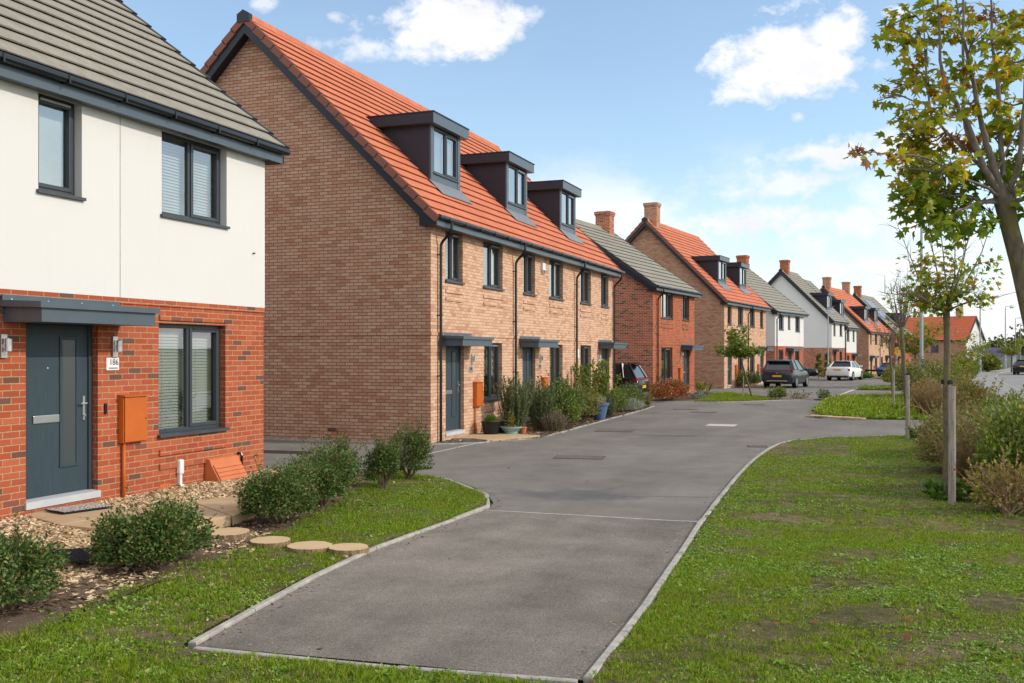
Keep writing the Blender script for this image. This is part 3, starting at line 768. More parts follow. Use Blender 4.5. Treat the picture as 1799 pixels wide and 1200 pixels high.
def house(name, label, cat, origin, rot, L, pitch, wall, roofm, vergem, windows=(), doors=(), canopies=(), pipes=(), dormers=(), chims=(), lamps=(), signs=(), boxes=(), render_from=None, gable_wall=None, D=9.3, detail=True, bands=True, barge='navy', chim_mat='brick_red', zb=-.6, fo=.25):
    root = empty(name, origin, rot, label, cat, 'houses along the street')
    t = math.tan(R(pitch)); ze = 4.97; xe = fo+.05; ov = .27
    rz = lambda x: ze+(.25-x)*t
    zr = rz(-D/2)
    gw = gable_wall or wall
    ops = [(w[0],w[1],w[2],w[3]) for w in windows]+[(d[0],d[1],d[2],d[3]) for d in doors]
    zs = render_from
    zt = 4.86
    fb = MB()
    opening_wall(fb, 0, L, zb, zs if zs else zt, [o for o in ops if not zs or o[2] < zs])
    # plinth thickness, rear wall
    MB().poly([(-D,L,zb),(-D,0,zb),(-D,0,zt),(-D,L,zt)]).build('rear_wall', M[wall], root)
    if zs:
        fb.box(0.0,.018,0.0,L,zs-.075,zs)      # course under the render
    wobj = fb.build('wall', M[wall], root)
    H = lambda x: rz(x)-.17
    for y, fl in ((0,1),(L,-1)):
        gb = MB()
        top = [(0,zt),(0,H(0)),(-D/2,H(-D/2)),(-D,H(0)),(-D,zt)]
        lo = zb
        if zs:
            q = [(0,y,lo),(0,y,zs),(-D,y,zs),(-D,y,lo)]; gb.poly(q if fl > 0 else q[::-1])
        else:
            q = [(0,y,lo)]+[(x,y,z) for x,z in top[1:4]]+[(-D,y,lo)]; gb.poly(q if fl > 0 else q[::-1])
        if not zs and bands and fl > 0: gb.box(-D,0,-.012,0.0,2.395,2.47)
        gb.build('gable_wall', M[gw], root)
    if zs:
        rb = MB(); x = .014
        opening_wall(rb, -.014, L+.014, zs, zt, [o for o in ops if o[3] > zs], x=x, depth=.185)
        for y, fl in ((-.014,1),(L+.014,-1)):
            q = [(x,y,zs),(x,y,H(0)),(-D/2,y,H(-D/2)),(-D,y,H(0)),(-D,y,zs)]; rb.poly(q if fl > 0 else q[::-1])
        rb.poly([(0,-.014,zs),(0,L+.014,zs),(x,L+.014,zs),(x,-.014,zs)])
        rb.build('render_wall', M['render'], root)
    if bands:   # thin projecting courses under the sills and at first floor level
        bm = MB()
        if not zs:
            segs = sorted([0]+[c for cn in canopies for c in (cn[0]-.01, cn[1]+.01)]+[L])
            for k in range(0, len(segs)-1, 2): MB().box(0,.02,segs[k],segs[k+1],2.395,2.47).build('brick_band', M[wall], root)
        for w in windows:
            if w[2] < 1 or not zs:
                a, b = w[0], w[1]
                for q in (.165,.345): MB().box(0,.026,a,b,w[2]-q-.075,w[2]-q).build('brick_band', M[wall], root)
            if w[2] < 1: MB().box(0,.026,w[0]-.0,w[1]+.0,2.27,2.34).build('brick_band', M[wall], root)
    # roof in real courses
    rb = MB(); slope = Vector((-1, t)).normalized(); nrm = Vector((t, 1)).normalized()
    gauge = .2436/math.sin(R(pitch)); length = (xe+D/2)/math.cos(R(pitch)); n = int(math.ceil(length/gauge))
    y0, y1 = -ov-.03, L+ov+.03
    for sgn in (1, -1):
        def P(s, lift, y):
            x = xe-s*math.cos(R(pitch))+nrm.x*lift; z = rz(xe)+s*math.sin(R(pitch))+nrm.y*lift
            if sgn < 0: x = -D-x
            return (x, y, z)
        nseg = max(1, int(L/1.2)) if detail else 1
        for k in range(n):
            s0, s1 = k*gauge, min((k+1)*gauge+.01, length)
            jit = [rnd.uniform(-.003,.003) for _ in range(nseg+1)]
            for i in range(nseg):
                ya, yb = y0+(y1-y0)*i/nseg, y0+(y1-y0)*(i+1)/nseg
                q = [P(s0,.052+jit[i],ya),P(s0,.052+jit[i+1],yb),P(s1,.012,yb),P(s1,.012,ya)]; rb.poly(q if sgn > 0 else q[::-1])
                q = [P(s0,.034,ya),P(s0,.034,yb),P(s0,.052+jit[i+1],yb),P(s0,.052+jit[i],ya)]; rb.poly(q if sgn > 0 else q[::-1]); q = [P(s0,.034,yb),P(s0,.034,ya),P(s0+.10,.030,ya),P(s0+.10,.030,yb)]; rb.poly(q if sgn > 0 else q[::-1])
        q = [P(0,-.012,y0),P(length,-.012,y0),P(length,-.012,y1),P(0,-.012,y1)]; rb.poly(q if sgn > 0 else q[::-1])
    roof = rb.build('roof', M[roofm], root)
    mb = MB(); yy = y0
    while yy < y1-.05:
        yb = min(yy+.45, y1)
        mb.prism_y([(-D/2-.14,zr-.10),(-D/2+.14,zr-.10),(-D/2+.10,zr+.05),(-D/2,zr+.10),(-D/2-.10,zr+.05)], yy, yb-.006); yy += .45
    mb.build('ridge_tiles', M[roofm], roof)
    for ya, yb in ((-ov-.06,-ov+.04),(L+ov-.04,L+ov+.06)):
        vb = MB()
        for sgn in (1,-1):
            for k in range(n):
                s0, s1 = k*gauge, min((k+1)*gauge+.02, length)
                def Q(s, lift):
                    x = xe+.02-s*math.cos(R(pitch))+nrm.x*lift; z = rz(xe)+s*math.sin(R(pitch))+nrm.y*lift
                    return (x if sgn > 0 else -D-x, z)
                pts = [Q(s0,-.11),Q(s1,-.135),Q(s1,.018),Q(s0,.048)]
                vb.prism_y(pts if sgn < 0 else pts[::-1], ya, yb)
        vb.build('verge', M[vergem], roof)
    bbs = [MB(), MB()]
    for bb, (yA, yB) in zip(bbs, ((-ov-.015,-ov+.02),(L+ov-.02,L+ov+.015))):
        for sgn in (1,-1):
            f = (lambda x: x) if sgn > 0 else (lambda x: -D-x)
            a = [(fo+.02,rz(fo+.02)-.13),(-D/2,zr-.13),(-D/2,zr-.40),(-.14,rz(-.14)-.38),(-.14,4.775),(fo+.02,4.775)]
            pts = [(f(x),z) for x,z in a]
            bb.prism_y(pts if sgn < 0 else pts[::-1], yA, yB)
    # boxed ends and verge soffit
    for bb, (yA, yB) in zip(bbs, ((-ov+.02,0.0),(L,L+ov-.02))):
        for sgn in (1,-1):
            f = (lambda x: x) if sgn > 0 else (lambda x: -D-x)
            q = [(f(-.14),yA,rz(-.14)-.36),(f(-.14),yB,rz(-.14)-.36),(-D/2,yB,zr-.36),(-D/2,yA,zr-.36)]
            bb.poly(q)
            bb.box(f(-.14),f(fo-.01),yA,yB,4.775,4.80); bb.box(f(-.14),f(-.12),yA,yB,4.80,rz(-.14)-.3)
    bo = bbs[0].build('barge_board', M[barge], root); bbs[1].build('barge_board', M[barge], root)
    mb = MB().prism_y([(-D/2-.17,zr-.16),(-D/2+.17,zr-.16),(-D/2+.17,zr+.03),(-D/2,zr+.13),(-D/2-.17,zr+.03)], -ov-.08, -ov+.05)
    mb.build('ridge_end_cap', M['navy' if vergem != 'tile_grey' else 'dark_verge'], bo)
    fm = MB().box(fo,fo+.02,-ov,L+ov,4.775,4.99); MB().box(-D-fo-.02,-D-fo,-ov,L+ov,4.775,4.99).build('fascia', M['grey'], root)
    fao = fm.build('fascia', M['grey'], root)
    so = MB().box(0.015,fo,-.0,L+.0,4.785,4.80).build('soffit', M['grey'], fao)
    gx = fo+.085; gm = MB().tube([(gx,-ov-.02,4.955),(gx,L+ov+.02,4.955)], .052, 10)
    y = .2
    while y < L:
        gm.box(fo+.02,gx+.057,y-.012,y+.012,4.895,4.985); y += .9
    gu = gm.build('gutter', M['black'], root)
    for w in windows: window(root, w[0]+.005, w[1]-.005, w[2]+.045, w[3]-.003, w[4], w[5], detail=detail)
    for d in doors: door(root, *d[:4], detail=detail)
    for c in canopies: canopy(root, *c)
    for p in pipes: downpipe(root, p)
    for d in dormers: dormer(root, d[0], t, d[1])
    for c in chims: chimney(roof, -D/2+c[0], c[1], zr-1.0, zr+c[2], chim_mat)
    for y, z in lamps: wall_lamp(root, y, z)
    for s in signs: house_sign(root, *s)
    for b in boxes: meter_box(root, *b)
    return root
V3 = Vector
# ---- house by house (local y runs up the street from the near front corner)
house('detached_house', 'white rendered house over red brick with number 186 beside its slate blue door', 'house',
      (-8.97, 3.2, .17), 0.0, 9.77, 39.5, 'brick_red', 'tile_grey', 'dark_verge',
      windows=[(7.42,8.83,.72,2.23,2,'blind'),(5.42,6.07,3.64,4.80,1,'frost'),(7.46,8.84,3.63,4.80,2,'blind'),
               (1.2,2.6,.72,2.23,2,'blind'),(1.2,2.6,3.63,4.80,2,'blind')],
      doors=[(5.26,6.34,.15,2.23)], canopies=[(4.92,6.68)], pipes=[.3],
      lamps=[(6.61,1.91),(4.95,1.91)], signs=[(6.58,1.70,'186',.215,.155)], boxes=[(6.68,7.10,.71,1.30,.10)],
      render_from=2.53, chims=[], fo=.16)
bpy.data.objects['detached_house']['group'] = 'houses along the street'
A = bpy.data.objects['detached_house']
# odds and ends fixed to the first house
mb = MB().box(.014,.018,6.695,6.703,2.53,4.80); mb.build('render_joint', M['concrete'], A)
MB().box(0,.022,6.44,6.475,1.09,1.22).build('door_bell', M['black'], A, bevel=.004)
gb = MB().prism_y([(0,-.02),(.27,-.02),(.27,.02),(.12,.26),(.09,.34),(0,.36)][::1], 8.36, 9.02)
gb = gb.build('gas_meter_box', M['orangebox2'], A, bevel=.012)
mb = MB()
for k in range(4):
    x0 = .262-.035*k; z0 = .045+.055*k
    mb.prism_y([(x0,z0),(x0+.012,z0+.004),(x0-.02,z0+.056),(x0-.032,z0+.05)], 8.38, 9.0)
mb.build('gas_box_lid', M['orangebox2'], gb, bevel=.004)
MB().tube([(.0,9.12,.36),(.06,9.12,.36),(.07,9.12,.33),(.07,9.12,-.05)],.02,8).build('overflow_pipe', M['black'], A)
v = MB().box(.0,.05,7.78,7.83,-.05,.22); v.build('valve_conduit', M['white'], A, bevel=.006)
MB().box(.0,.07,7.76,7.85,.20,.40).build('valve_cover', M['white'], A, bevel=.02)
MB().prism_y([(.0,-.05),(.11,-.05),(.06,.06),(0,.06)][::1],7.78,7.83).build('valve_foot', M['white'], A)
mb = MB().box(0,.006,7.43,7.64,.03,.10)
for k in range(5): mb.box(.006,.010,7.44+k*.04,7.465+k*.04,.035,.095)
mb.build('air_brick', M['orangebox2'], A)
MB().tube([(0,9.48,3.34),(.05,9.48,3.34)],.012,8).build('wall_vent', M['black'], A)

U = lambda k: 5.15*k
B_w = []
for k, (w1, w2, gd) in enumerate([('shutter','curtain','roman'),('curtain','curtain','shutter')]):
    o = U(k)
    B_w += [(o+.77,o+1.76,3.62,4.80,2,w1),(o+3.03,o+4.36,3.62,4.80,2,w2),(o+3.07,o+4.32,.80,2.26,2,gd)]
B_w += [(11.33,12.59,3.62,4.80,2,'curtain'),(13.87,14.86,3.62,4.80,2,'none'),(11.38,12.62,.80,2.26,2,'none')]
house('brick_terrace', 'long buff brick terrace with three dark dormers on a steep orange roof', 'terrace',
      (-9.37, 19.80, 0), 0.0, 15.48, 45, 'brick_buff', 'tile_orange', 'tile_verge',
      windows=B_w, doors=[(.79,1.83,.18,2.26),(5.87,6.93,.18,2.26),(13.93,14.98,.18,2.26)],
      canopies=[(.47,2.22),(5.6,7.3),(13.5,15.25)], pipes=[.38,5.16,10.75,15.42],
      dormers=[(2.62,'blind'),(7.66,'curtain'),(12.66,'none')],
      lamps=[(2.30,1.86),(7.36,1.86),(13.45,1.86)], signs=[(2.24,1.62),(7.3,1.62),(13.5,1.62)],
      boxes=[(2.38,2.80),(7.42,7.84),(13.02,13.44)], gable_wall='brick_buff_shade')
B = bpy.data.objects['brick_terrace']
for gx in (-2.6,-5.9):
    MB().box(gx,gx+.22,-.006,.0,.22,.30).build('air_brick', M['iron'], B)
al = MB().prism_x([(7.40,4.62),(7.64,4.62),(7.64,4.42),(7.52,4.28),(7.40,4.42)][::-1], .0, .07).build('alarm_box', M['white'], B, bevel=.01)
M['blue'] = plain('blue_plastic', (.02,.04,.22), .4, .4)
MB().prism_x([(7.42,4.41),(7.62,4.41),(7.52,4.29)][::-1], .07, .074).build('alarm_badge', M['blue'], al)
M['red'] = plain('red_badge', (.40,.02,.02), .5, .3)
MB().box(0,.012,10.95,11.2,1.86,2.14).build('wall_notice', M['white'], B)

house('brick_house', 'dark red brick house with grey tiled roof beyond the long buff terrace', 'house',
      (-9.70, 43.36, 0), -R(6.4), 6.29, 35, 'brick_red', 'tile_grey', 'dark_verge',
      windows=[(1.15,2.85,3.58,4.80,3,'curtain'),(4.32,5.42,3.58,4.80,2,'curtain'),(1.15,2.78,.72,2.26,2,'shutter')],
      doors=[(4.46,5.46,.16,2.22)], canopies=[(4.1,5.8)], pipes=[.5], lamps=[(4.1,1.95)], signs=[(4.1,1.60)],
      boxes=[(3.68,4.10)], chims=[(0.1,5.7,.85)], gable_wall='brick_dark', chim_mat='brick_dark')
D_w = []
for k in range(2):
    o = 5.08*k
    D_w += [(o+.70,o+1.60,3.62,4.80,2,'none'),(o+3.03,o+4.30,3.62,4.80,2,'curtain' if k else 'none'),(o+3.05,o+4.25,.80,2.26,2,'none')]
D_w = [(.70,1.60,3.62,4.80,1,'none'),(3.05,4.25,3.62,4.80,2,'none'),(3.05,4.25,.80,2.26,2,'none'),
       (5.95,7.15,3.62,4.80,2,'none'),(8.6,9.45,3.62,4.80,1,'none'),(5.95,7.15,.72,2.26,2,'none')]
house('brick_terrace', 'buff brick pair of houses with two dormers, behind the leaning sapling', 'terrace',
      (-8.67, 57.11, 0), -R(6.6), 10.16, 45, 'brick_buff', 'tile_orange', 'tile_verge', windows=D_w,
      doors=[(.72,1.68,.16,2.22),(8.62,9.58,.16,2.22)], canopies=[(.35,2.0),(8.2,9.9)], pipes=[5.3],
      dormers=[(2.6,'none'),(7.5,'none')], boxes=[(2.3,2.72),(7.8,8.2)], lamps=[(2.2,1.9),(8.3,1.9)], gable_wall='brick_buff_shade', chims=[(.1,.75,1.05)], chim_mat='brick_buff_shade')
house('rendered_house', 'small white rendered house with grey roof directly behind the dark grey car', 'house',
      (-7.47, 72.53, 0), -R(12.0), 6.9, 38.5, 'brick_red', 'tile_grey', 'dark_verge',
      windows=[(.87,1.98,3.66,4.80,2,'none'),(3.0,3.55,3.75,4.80,1,'none'),(4.8,5.95,3.60,4.80,2,'none'),(.87,1.95,.75,2.26,2,'curtain'),(4.8,5.85,.75,2.26,2,'none')],
      doors=[(2.95,3.9,.16,2.22)], canopies=[(2.6,4.5)], pipes=[.3], lamps=[(4.2,1.9)], render_from=2.53, gable_wall='brick_dark', chims=[(.1,6.2,.8)])
house('rendered_house', 'white gabled house with grey roof, dark dormer and red brick base behind the white car', 'house',
      (-4.83, 96.29, 0), -R(10.5), 5.3, 45, 'brick_red', 'tile_grey', 'dark_verge',
      windows=[(.66,1.45,3.62,4.80,1,'none'),(3.1,4.15,3.62,4.80,2,'none'),(3.1,4.15,.8,2.26,2,'none')],
      doors=[(.7,1.65,.16,2.22)], canopies=[(.4,2.0)], pipes=[5.2], dormers=[(2.6,'none')], render_from=2.53, gable_wall='brick_dark', chims=[(.1,.8,1.0)], detail=False)
dx, dy = math.sin(R(10.5))*5.3, math.cos(R(10.5))*5.3
house('rendered_house', 'lower white house attached to the far side of the white gabled house', 'house',
      (-4.83+dx, 96.29+dy, -.45), -R(10.5), 4.95, 45, 'brick_red', 'tile_grey', 'dark_verge',
      windows=[(.8,1.85,3.62,4.80,2,'none'),(3.3,4.1,3.62,4.80,1,'none'),(.9,1.85,.8,2.26,2,'none')],
      doors=[(3.3,4.3,.16,2.22)], canopies=[(3.0,4.7)], pipes=[.15], dormers=[(2.4,'none')], render_from=2.53, gable_wall='brick_dark', chims=[], detail=False)
house('brick_terrace', 'far buff brick terrace with two dormers and two chimneys beyond the white gable', 'terrace',
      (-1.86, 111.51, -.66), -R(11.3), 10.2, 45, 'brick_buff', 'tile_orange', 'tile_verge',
      windows=[(.7,1.35,3.62,4.80,1,'none'),(2.95,4.1,3.62,4.80,2,'none'),(6.0,7.0,3.62,4.80,2,'none'),(8.5,9.4,3.62,4.80,1,'none'),(2.95,4.1,.8,2.26,2,'none'),(6.0,7.0,.8,2.26,2,'none')],
      doors=[(.7,1.65,.16,2.22),(8.5,9.45,.16,2.22)], canopies=[(.4,2.2),(8.2,9.9)], pipes=[5.25], dormers=[(2.6,'none'),(7.5,'none')],
      boxes=[(2.3,2.7),(7.6,8.0)], gable_wall='brick_buff_shade', chims=[(.1,.8,1.05),(.1,9.3,1.05)], chim_mat='brick_buff_shade', detail=False)
H_ = house('brick_house', 'farthest red brick house with a solar panel on its grey roof', 'house',
      (.9, 125.2, -.75), -R(11.5), 9.5, 45, 'brick_red', 'tile_grey', 'dark_verge',
      windows=[(.8,1.7,3.62,4.80,1,'none'),(3.1,4.2,3.62,4.80,2,'none'),(6.0,7.0,3.62,4.80,2,'none')], doors=[(.8,1.8,.16,2.22)], canopies=[(.4,2.2)],
      pipes=[5.0], dormers=[(7.2,'none')], gable_wall='brick_dark', chims=[(.1,.9,1.0)], detail=False)
M['solar'] = plain('solar_panel_glass', (.05,.065,.10), .12, .8)
mb = MB(); rzf = lambda x: 4.97+(.25-x)
mb.poly([(-1.5,1.2,rzf(-1.5)+.12),(-1.5,4.6,rzf(-1.5)+.12),(-3.9,4.6,rzf(-3.9)+.12),(-3.9,1.2,rzf(-3.9)+.12)]); mb.build('solar_panel', M['solar'], H_)

# house across the end, roof slope towards the viewer and its white gable to the road
I = empty('gabled_house', (-5.86, 154.4, -.5), R(-112), 'orange roofed house turned side on with a white gable at the end of the street', 'house', 'houses along the street')
def far_house(I):
    # local frame: +x front (towards the viewer), y along the ridge, gable at y = L seen from the road
    L, Dp, ze, rise = 17.0, 7.2, 4.55, 3.15
    MB().box(-Dp,0,0,L,-1.5,ze).build('wall', M['brick_buff_shade'], I)
    MB().prism_y([(.02,1.6),(.02,ze),(-Dp/2,ze+rise-.1),(-Dp-.02,ze),(-Dp-.02,1.6)], L+.001, L+.03).build('render_wall', M['render'], I)
    mb = MB(); n = 14
    f = lambda t_, l, s: ((.35-(.35+Dp/2)*t_) if s > 0 else -Dp-(.35-(.35+Dp/2)*t_), ze-.25+(rise+.25)*t_+l)
    for s in (1,-1):
        for k in range(n):
            x0,z0 = f(k/n,.06,s); x1,z1 = f(min((k+1)/n+.01,1),.01,s)
            q = [(x0,-.25,z0),(x0,L+.25,z0),(x1,L+.25,z1),(x1,-.25,z1)]; mb.poly(q if s > 0 else q[::-1])
            q = [(x0,-.25,z0-.05),(x0,L+.25,z0-.05),(x0,L+.25,z0),(x0,-.25,z0)]; mb.poly(q if s > 0 else q[::-1])
    rf = mb.build('roof', M['tile_red'], I)
    MB().box(-Dp/2-.4,-Dp/2+.4,L-2.4,L-1.6,ze+rise-.6,ze+rise+1.2).build('chimney', M['brick_buff_shade'], rf)
    MB().box(.30,.36,-.25,L+.25,ze-.34,ze-.20).build('gutter', M['black'], I)
    mb = MB()
    for s in (1,-1):
        g_ = (lambda x: x) if s > 0 else (lambda x: -Dp-x)
        mb.prism_y([(g_(.36),ze-.30),(-Dp/2,ze+rise-.05),(-Dp/2,ze+rise-.4),(g_(.3),ze-.6)][::s], L+.2, L+.30)
    mb.build('barge_board', M['dark_verge'], I)
    for y0, y1, z0, z1 in ((L-4.6,L-3.6,2.6,4.2),(L-9.1,L-8.2,2.6,4.2),(L-8.0,L-5.5,.2,1.2),(L-13.5,L-11.5,.3,1.4)):
        MB().box(.0,.03,y0,y1,z0,z1).build('window', M['solar'], I)
    MB().box(-4.0,-3.6,L+.03,L+.05,2.6,3.9).build('window', M['solar'], I)
far_house(I)
wl = MB()
w0 = Vector((8.2,143.5)); w1 = Vector((-4.0,146.5)); dd = (w1-w0)
nn = Vector((-dd.y, dd.x)).normalized()*.22
wl.prism_z([(w0.x,w0.y),(w1.x,w1.y),((w1+nn).x,(w1+nn).y),((w0+nn).x,(w0+nn).y)][::1], -1.6, 1.15)
tag(wl.build('garden_wall', M['brick_buff_shade']), 'brick garden wall in front of the orange roofed house at the street end', 'wall')

# ------------------------------------------------------------------ leaves
def unit(v): return v/np.maximum(np.linalg.norm(v, axis=1, keepdims=True), 1e-9)
def maple():
    a = []
    lob = [(0,1.0),(22,.50),(45,.86),(66,.42),(95,.66),(125,.30),(180,.22),(235,.30),(265,.66),(294,.42),(315,.86),(338,.50)]
    for d, r in lob: a.append((r*math.sin(R(d))*.55, .5+r*math.cos(R(d))*.55, -.10*r*abs(math.sin(R(d)))))
    V = [(0,.5,.04)]+a; n = len(a)
    return np.array(V), np.array([(0,1+i,1+(i+1)%n) for i in range(n)])
SH = {
 'oval': (np.array([(0,0,0),(.30,.45,.10),(0,1,0),(-.30,.45,.10)]), np.array([(0,1,2),(0,2,3)])),
 'narrow': (np.array([(0,0,0),(.12,.5,.05),(0,1,0),(-.12,.5,.05)]), np.array([(0,1,2),(0,2,3)])),
 'needle': (np.array([(-.035,0,0),(.035,0,0),(0,1,0)]), np.array([(0,1,2)])),
 'round': (np.array([(0,0,0),(.42,.3,.06),(.36,.8,.05),(0,1,0),(-.36,.8,.05),(-.42,.3,.06)]), np.array([(0,1,2),(0,2,3),(0,3,4),(0,4,5)])),
 'blade': (np.array([(-.03,0,0),(.03,0,0),(.022,.55,.06),(-.022,.55,.06),(0,1,.22)]), np.array([(0,1,2),(0,2,3),(3,2,4)])),
 'strap': (np.array([(-.05,0,0),(.05,0,0),(.055,.5,.04),(-.055,.5,.04),(0,1,-.20)]), np.array([(0,1,2),(0,2,3),(3,2,4)])),
 'chip': (np.array([(-.22,0,0),(.25,.06,.03),(.2,1,.0),(-.25,.9,.05)]), np.array([(0,1,2),(0,2,3)])),
 'maple': maple(),
}
def leaves(name, P, size, mat, parent=None, shape='oval', D=None, jitter=.6, nrm=None, njit=.6, width=1.0):
    """P base points, D growth directions, nrm preferred face normals"""
    N = len(P); P = np.asarray(P, float)
    size = np.broadcast_to(np.asarray(size, float), (N,)) if np.ndim(size) == 0 else np.asarray(size)
    d = rng.normal(size=(N,3)) if D is None else np.asarray(D, float)+rng.normal(size=(N,3))*jitter
    d = unit(d)
    n = np.tile(np.array([[0,0,1.0]]), (N,1)) if nrm is None else np.asarray(nrm, float)
    n = n+rng.normal(size=(N,3))*njit
    n = n-d*np.sum(n*d, axis=1, keepdims=True); n = unit(n)
    r = np.cross(d, n)
    T, F = SH[shape]; k = len(T)
    V = P[:,None,:]+(r[:,None,:]*T[None,:,0:1]*width+d[:,None,:]*T[None,:,1:2]+n[:,None,:]*T[None,:,2:3])*size[:,None,None]
    FF = (F[None,:,:]+(np.arange(N)*k)[:,None,None]).reshape(-1,3)
    return np_mesh(name, V.reshape(-1,3), FF, M[mat] if isinstance(mat, str) else mat, parent)

def blob_points(n, rx, ry, rz, clumps=14, cr=.36, flat=.25, seed=None, boxy=1.0):
    """points in an uneven crown: clumps inside an ellipsoid standing on the ground"""
    r_ = np.random.default_rng(seed if seed is not None else rng.integers(1e9))
    c = r_.normal(size=(clumps,3)); c = unit(c)*(r_.uniform(.25,1,(clumps,1))**.5)
    if boxy != 1: c = np.sign(c)*np.abs(c)**boxy
    c[:,2] = np.abs(c[:,2])*.95-.05
    c = c*(1-cr)*np.array([1,1,1])
    w = r_.uniform(.6,1.3,clumps)
    idx = r_.choice(clumps, n, p=w/w.sum())
    q = unit(r_.normal(size=(n,3)))*(r_.uniform(.08,1,(n,1))**.42)*cr*w[idx][:,None]
    p = c[idx]+q
    out = unit(p+q*1.5)
    p = p*np.array([rx,ry,rz]); p[:,2] = np.maximum(p[:,2], -rz*.05)+rz*flat*.3
    return p, out, c*np.array([rx,ry,rz])

def _bush(label, x, y, rx, ry, h, n, leaf, mat, name='shrub', cat='shrub', group=None, shape='oval', clumps=16, cr=.38, stems=8, stemmat='stem', up=.3, extra=(), width=1.0, seed=None, base=.18, boxy=1.0):
    z = g(x,y)+.02
    root = empty(name, (x,y,z), 0, label, cat, group)
    P, out, C = blob_points(n, rx, ry, h*(1-base)*.86, clumps, cr, seed=seed, boxy=boxy)
    P[:,2] += h*base
    D = out+np.array([0,0,up])
    leaves('foliage', P, leaf*rng.uniform(.6,1.25,n), mat, root, shape, D, .6, out+np.array([0,0,.6]), .5, width)
    for m2, frac, sc, sh2 in extra:
        k = max(3, int(n*frac)); id_ = rng.choice(n, k)
        leaves('berries' if m2 == 'berry' else 'coloured_leaves', P[id_]+out[id_]*leaf*.6, leaf*sc*rng.uniform(.7,1.2,k), m2, root, sh2, D[id_], .7, out[id_], .5)
    mb = MB()
    for k in range(stems):
        c = C[k % len(C)]; a = V3((rnd.uniform(-.12,.12)*rx, rnd.uniform(-.12,.12)*ry, -.04))
        b = V3((c[0]*.9, c[1]*.9, c[2]*.9+h*base)); m = (a+b)*.5+V3((rnd.uniform(-.08,.08),rnd.uniform(-.08,.08),.02))*rx
        mb.tube([a, m, b], [.011*max(.6,h), .008*max(.6,h), .003], 5)
        for _ in range(2):
            e = b+V3((rnd.uniform(-1,1)*rx*.35, rnd.uniform(-1,1)*ry*.35, rnd.uniform(.0,.35)*h))
            mb.tube([m, (m+e)*.5+V3((0,0,.03)), e], [.006*max(.6,h), .004, .002], 4)
    mb.build('stems', M[stemmat], root)
    return root
def bush(label, x, y, rx, ry, h, n, leaf, mat, **k):
    root = _bush(label, x, y, rx, ry, h, n, leaf, mat, **k)
    # stray shoots breaking the outline
    m = int(10+14*h); P = []; D = []; mb = MB()
    for i in range(m):
        a = rnd.uniform(0,6.28); q = rnd.uniform(.3,.95); z0 = h*rnd.uniform(.45,.85)*(1.05-.45*q*q)
        b = V3((rx*q*math.cos(a), ry*q*math.sin(a), z0)); d = V3((math.cos(a)*q*.8, math.sin(a)*q*.8, rnd.uniform(.4,1.3))).normalized(); L = h*rnd.uniform(.16,.34)
        mb.tube([b-d*L*.6, b+d*L*.5, b+d*L], [.004,.003,.0015], 4)
        for j in range(9):
            P.append(tuple(b+d*L*rnd.uniform(-.1,1.0))); D.append(tuple(d+V3((rnd.uniform(-1,1),rnd.uniform(-1,1),rnd.uniform(-.6,.6)))))
    leaves('foliage', np.array(P), leaf*rng.uniform(.7,1.2,len(P)), mat, root, k.get('shape','oval'), np.array(D), .4, None, .7)
    mb.build('stems', M[k.get('stemmat','stem')], root)
    return root
HB = 'evergreen shrubs along the front garden of the first house'
hol = dict(base=.16, boxy=.62, extra=[('lf_dead',.025,.9,'oval')], leaf=.036, mat='lf_holly', name='evergreen_shrub', group=HB, cr=.30, up=.1, stems=16)
bush('dark evergreen shrub at the front end of the garden bed, before the rubber mat', -6.28, 5.72, .42, .46, .68, 9000, clumps=30, **hol)
bush('wide dark evergreen shrub in front of the doormat, next to the log steps', -6.24, 7.33, .42, .62, .70, 13000, clumps=46, **hol)
bush('broad evergreen shrub just past the log steps, first of the far clump', -6.46, 9.66, .44, .60, .78, 11500, clumps=46, **hol)
bush('evergreen shrub joined to the far side of the broad one, below the brick corner', -6.66, 10.85, .46, .62, .86, 9000, clumps=34, **hol)
bush('narrow tall evergreen shrub behind the clump, before the bare gap', -6.92, 11.65, .33, .38, .92, 5200, clumps=22, **hol)
bush('neat rounded evergreen shrub on bare stems between the gap and the end shrub', -6.66, 12.50, .29, .30, .86, 5400, clumps=22, **hol)
bush('upright evergreen shrub with long shoots at the far end of the bed', -6.76, 13.55, .33, .34, 1.0, 6200, clumps=24, **hol)

# log slices used as steps
LG = 'sawn log slices used as stepping stones'
for i, (x, y, r, lb) in enumerate([(-6.50,8.74,.235,'log slice stepping stone at the slab path, half behind the shrub'),(-5.92,8.68,.205,'second log slice from the paved path, lying in long grass'),(-5.44,8.66,.225,'third log slice stepping stone, with a dark bark rim'),(-5.04,8.74,.20,'last log slice stepping stone beside the concrete edging')]):
    z = g(x,y)
    root = empty('log_slice', (x,y,z), rnd.uniform(0,6), lb, 'stepping stone', LG)
    n = 34; ring = [(r*(1+rnd.uniform(-.035,.035)+.02*math.sin(3*k)))for k in range(n)]
    pt = [(ring[k]*math.cos(2*math.pi*k/n), ring[k]*math.sin(2*math.pi*k/n)) for k in range(n)]
    MB().prism_z(pt, -.04, .066).build('bark_rim', M['logbark'], root)
    MB().prism_z([(a*.985,b*.985) for a,b in pt], .05, .070).build('sawn_face', M['log'], root)

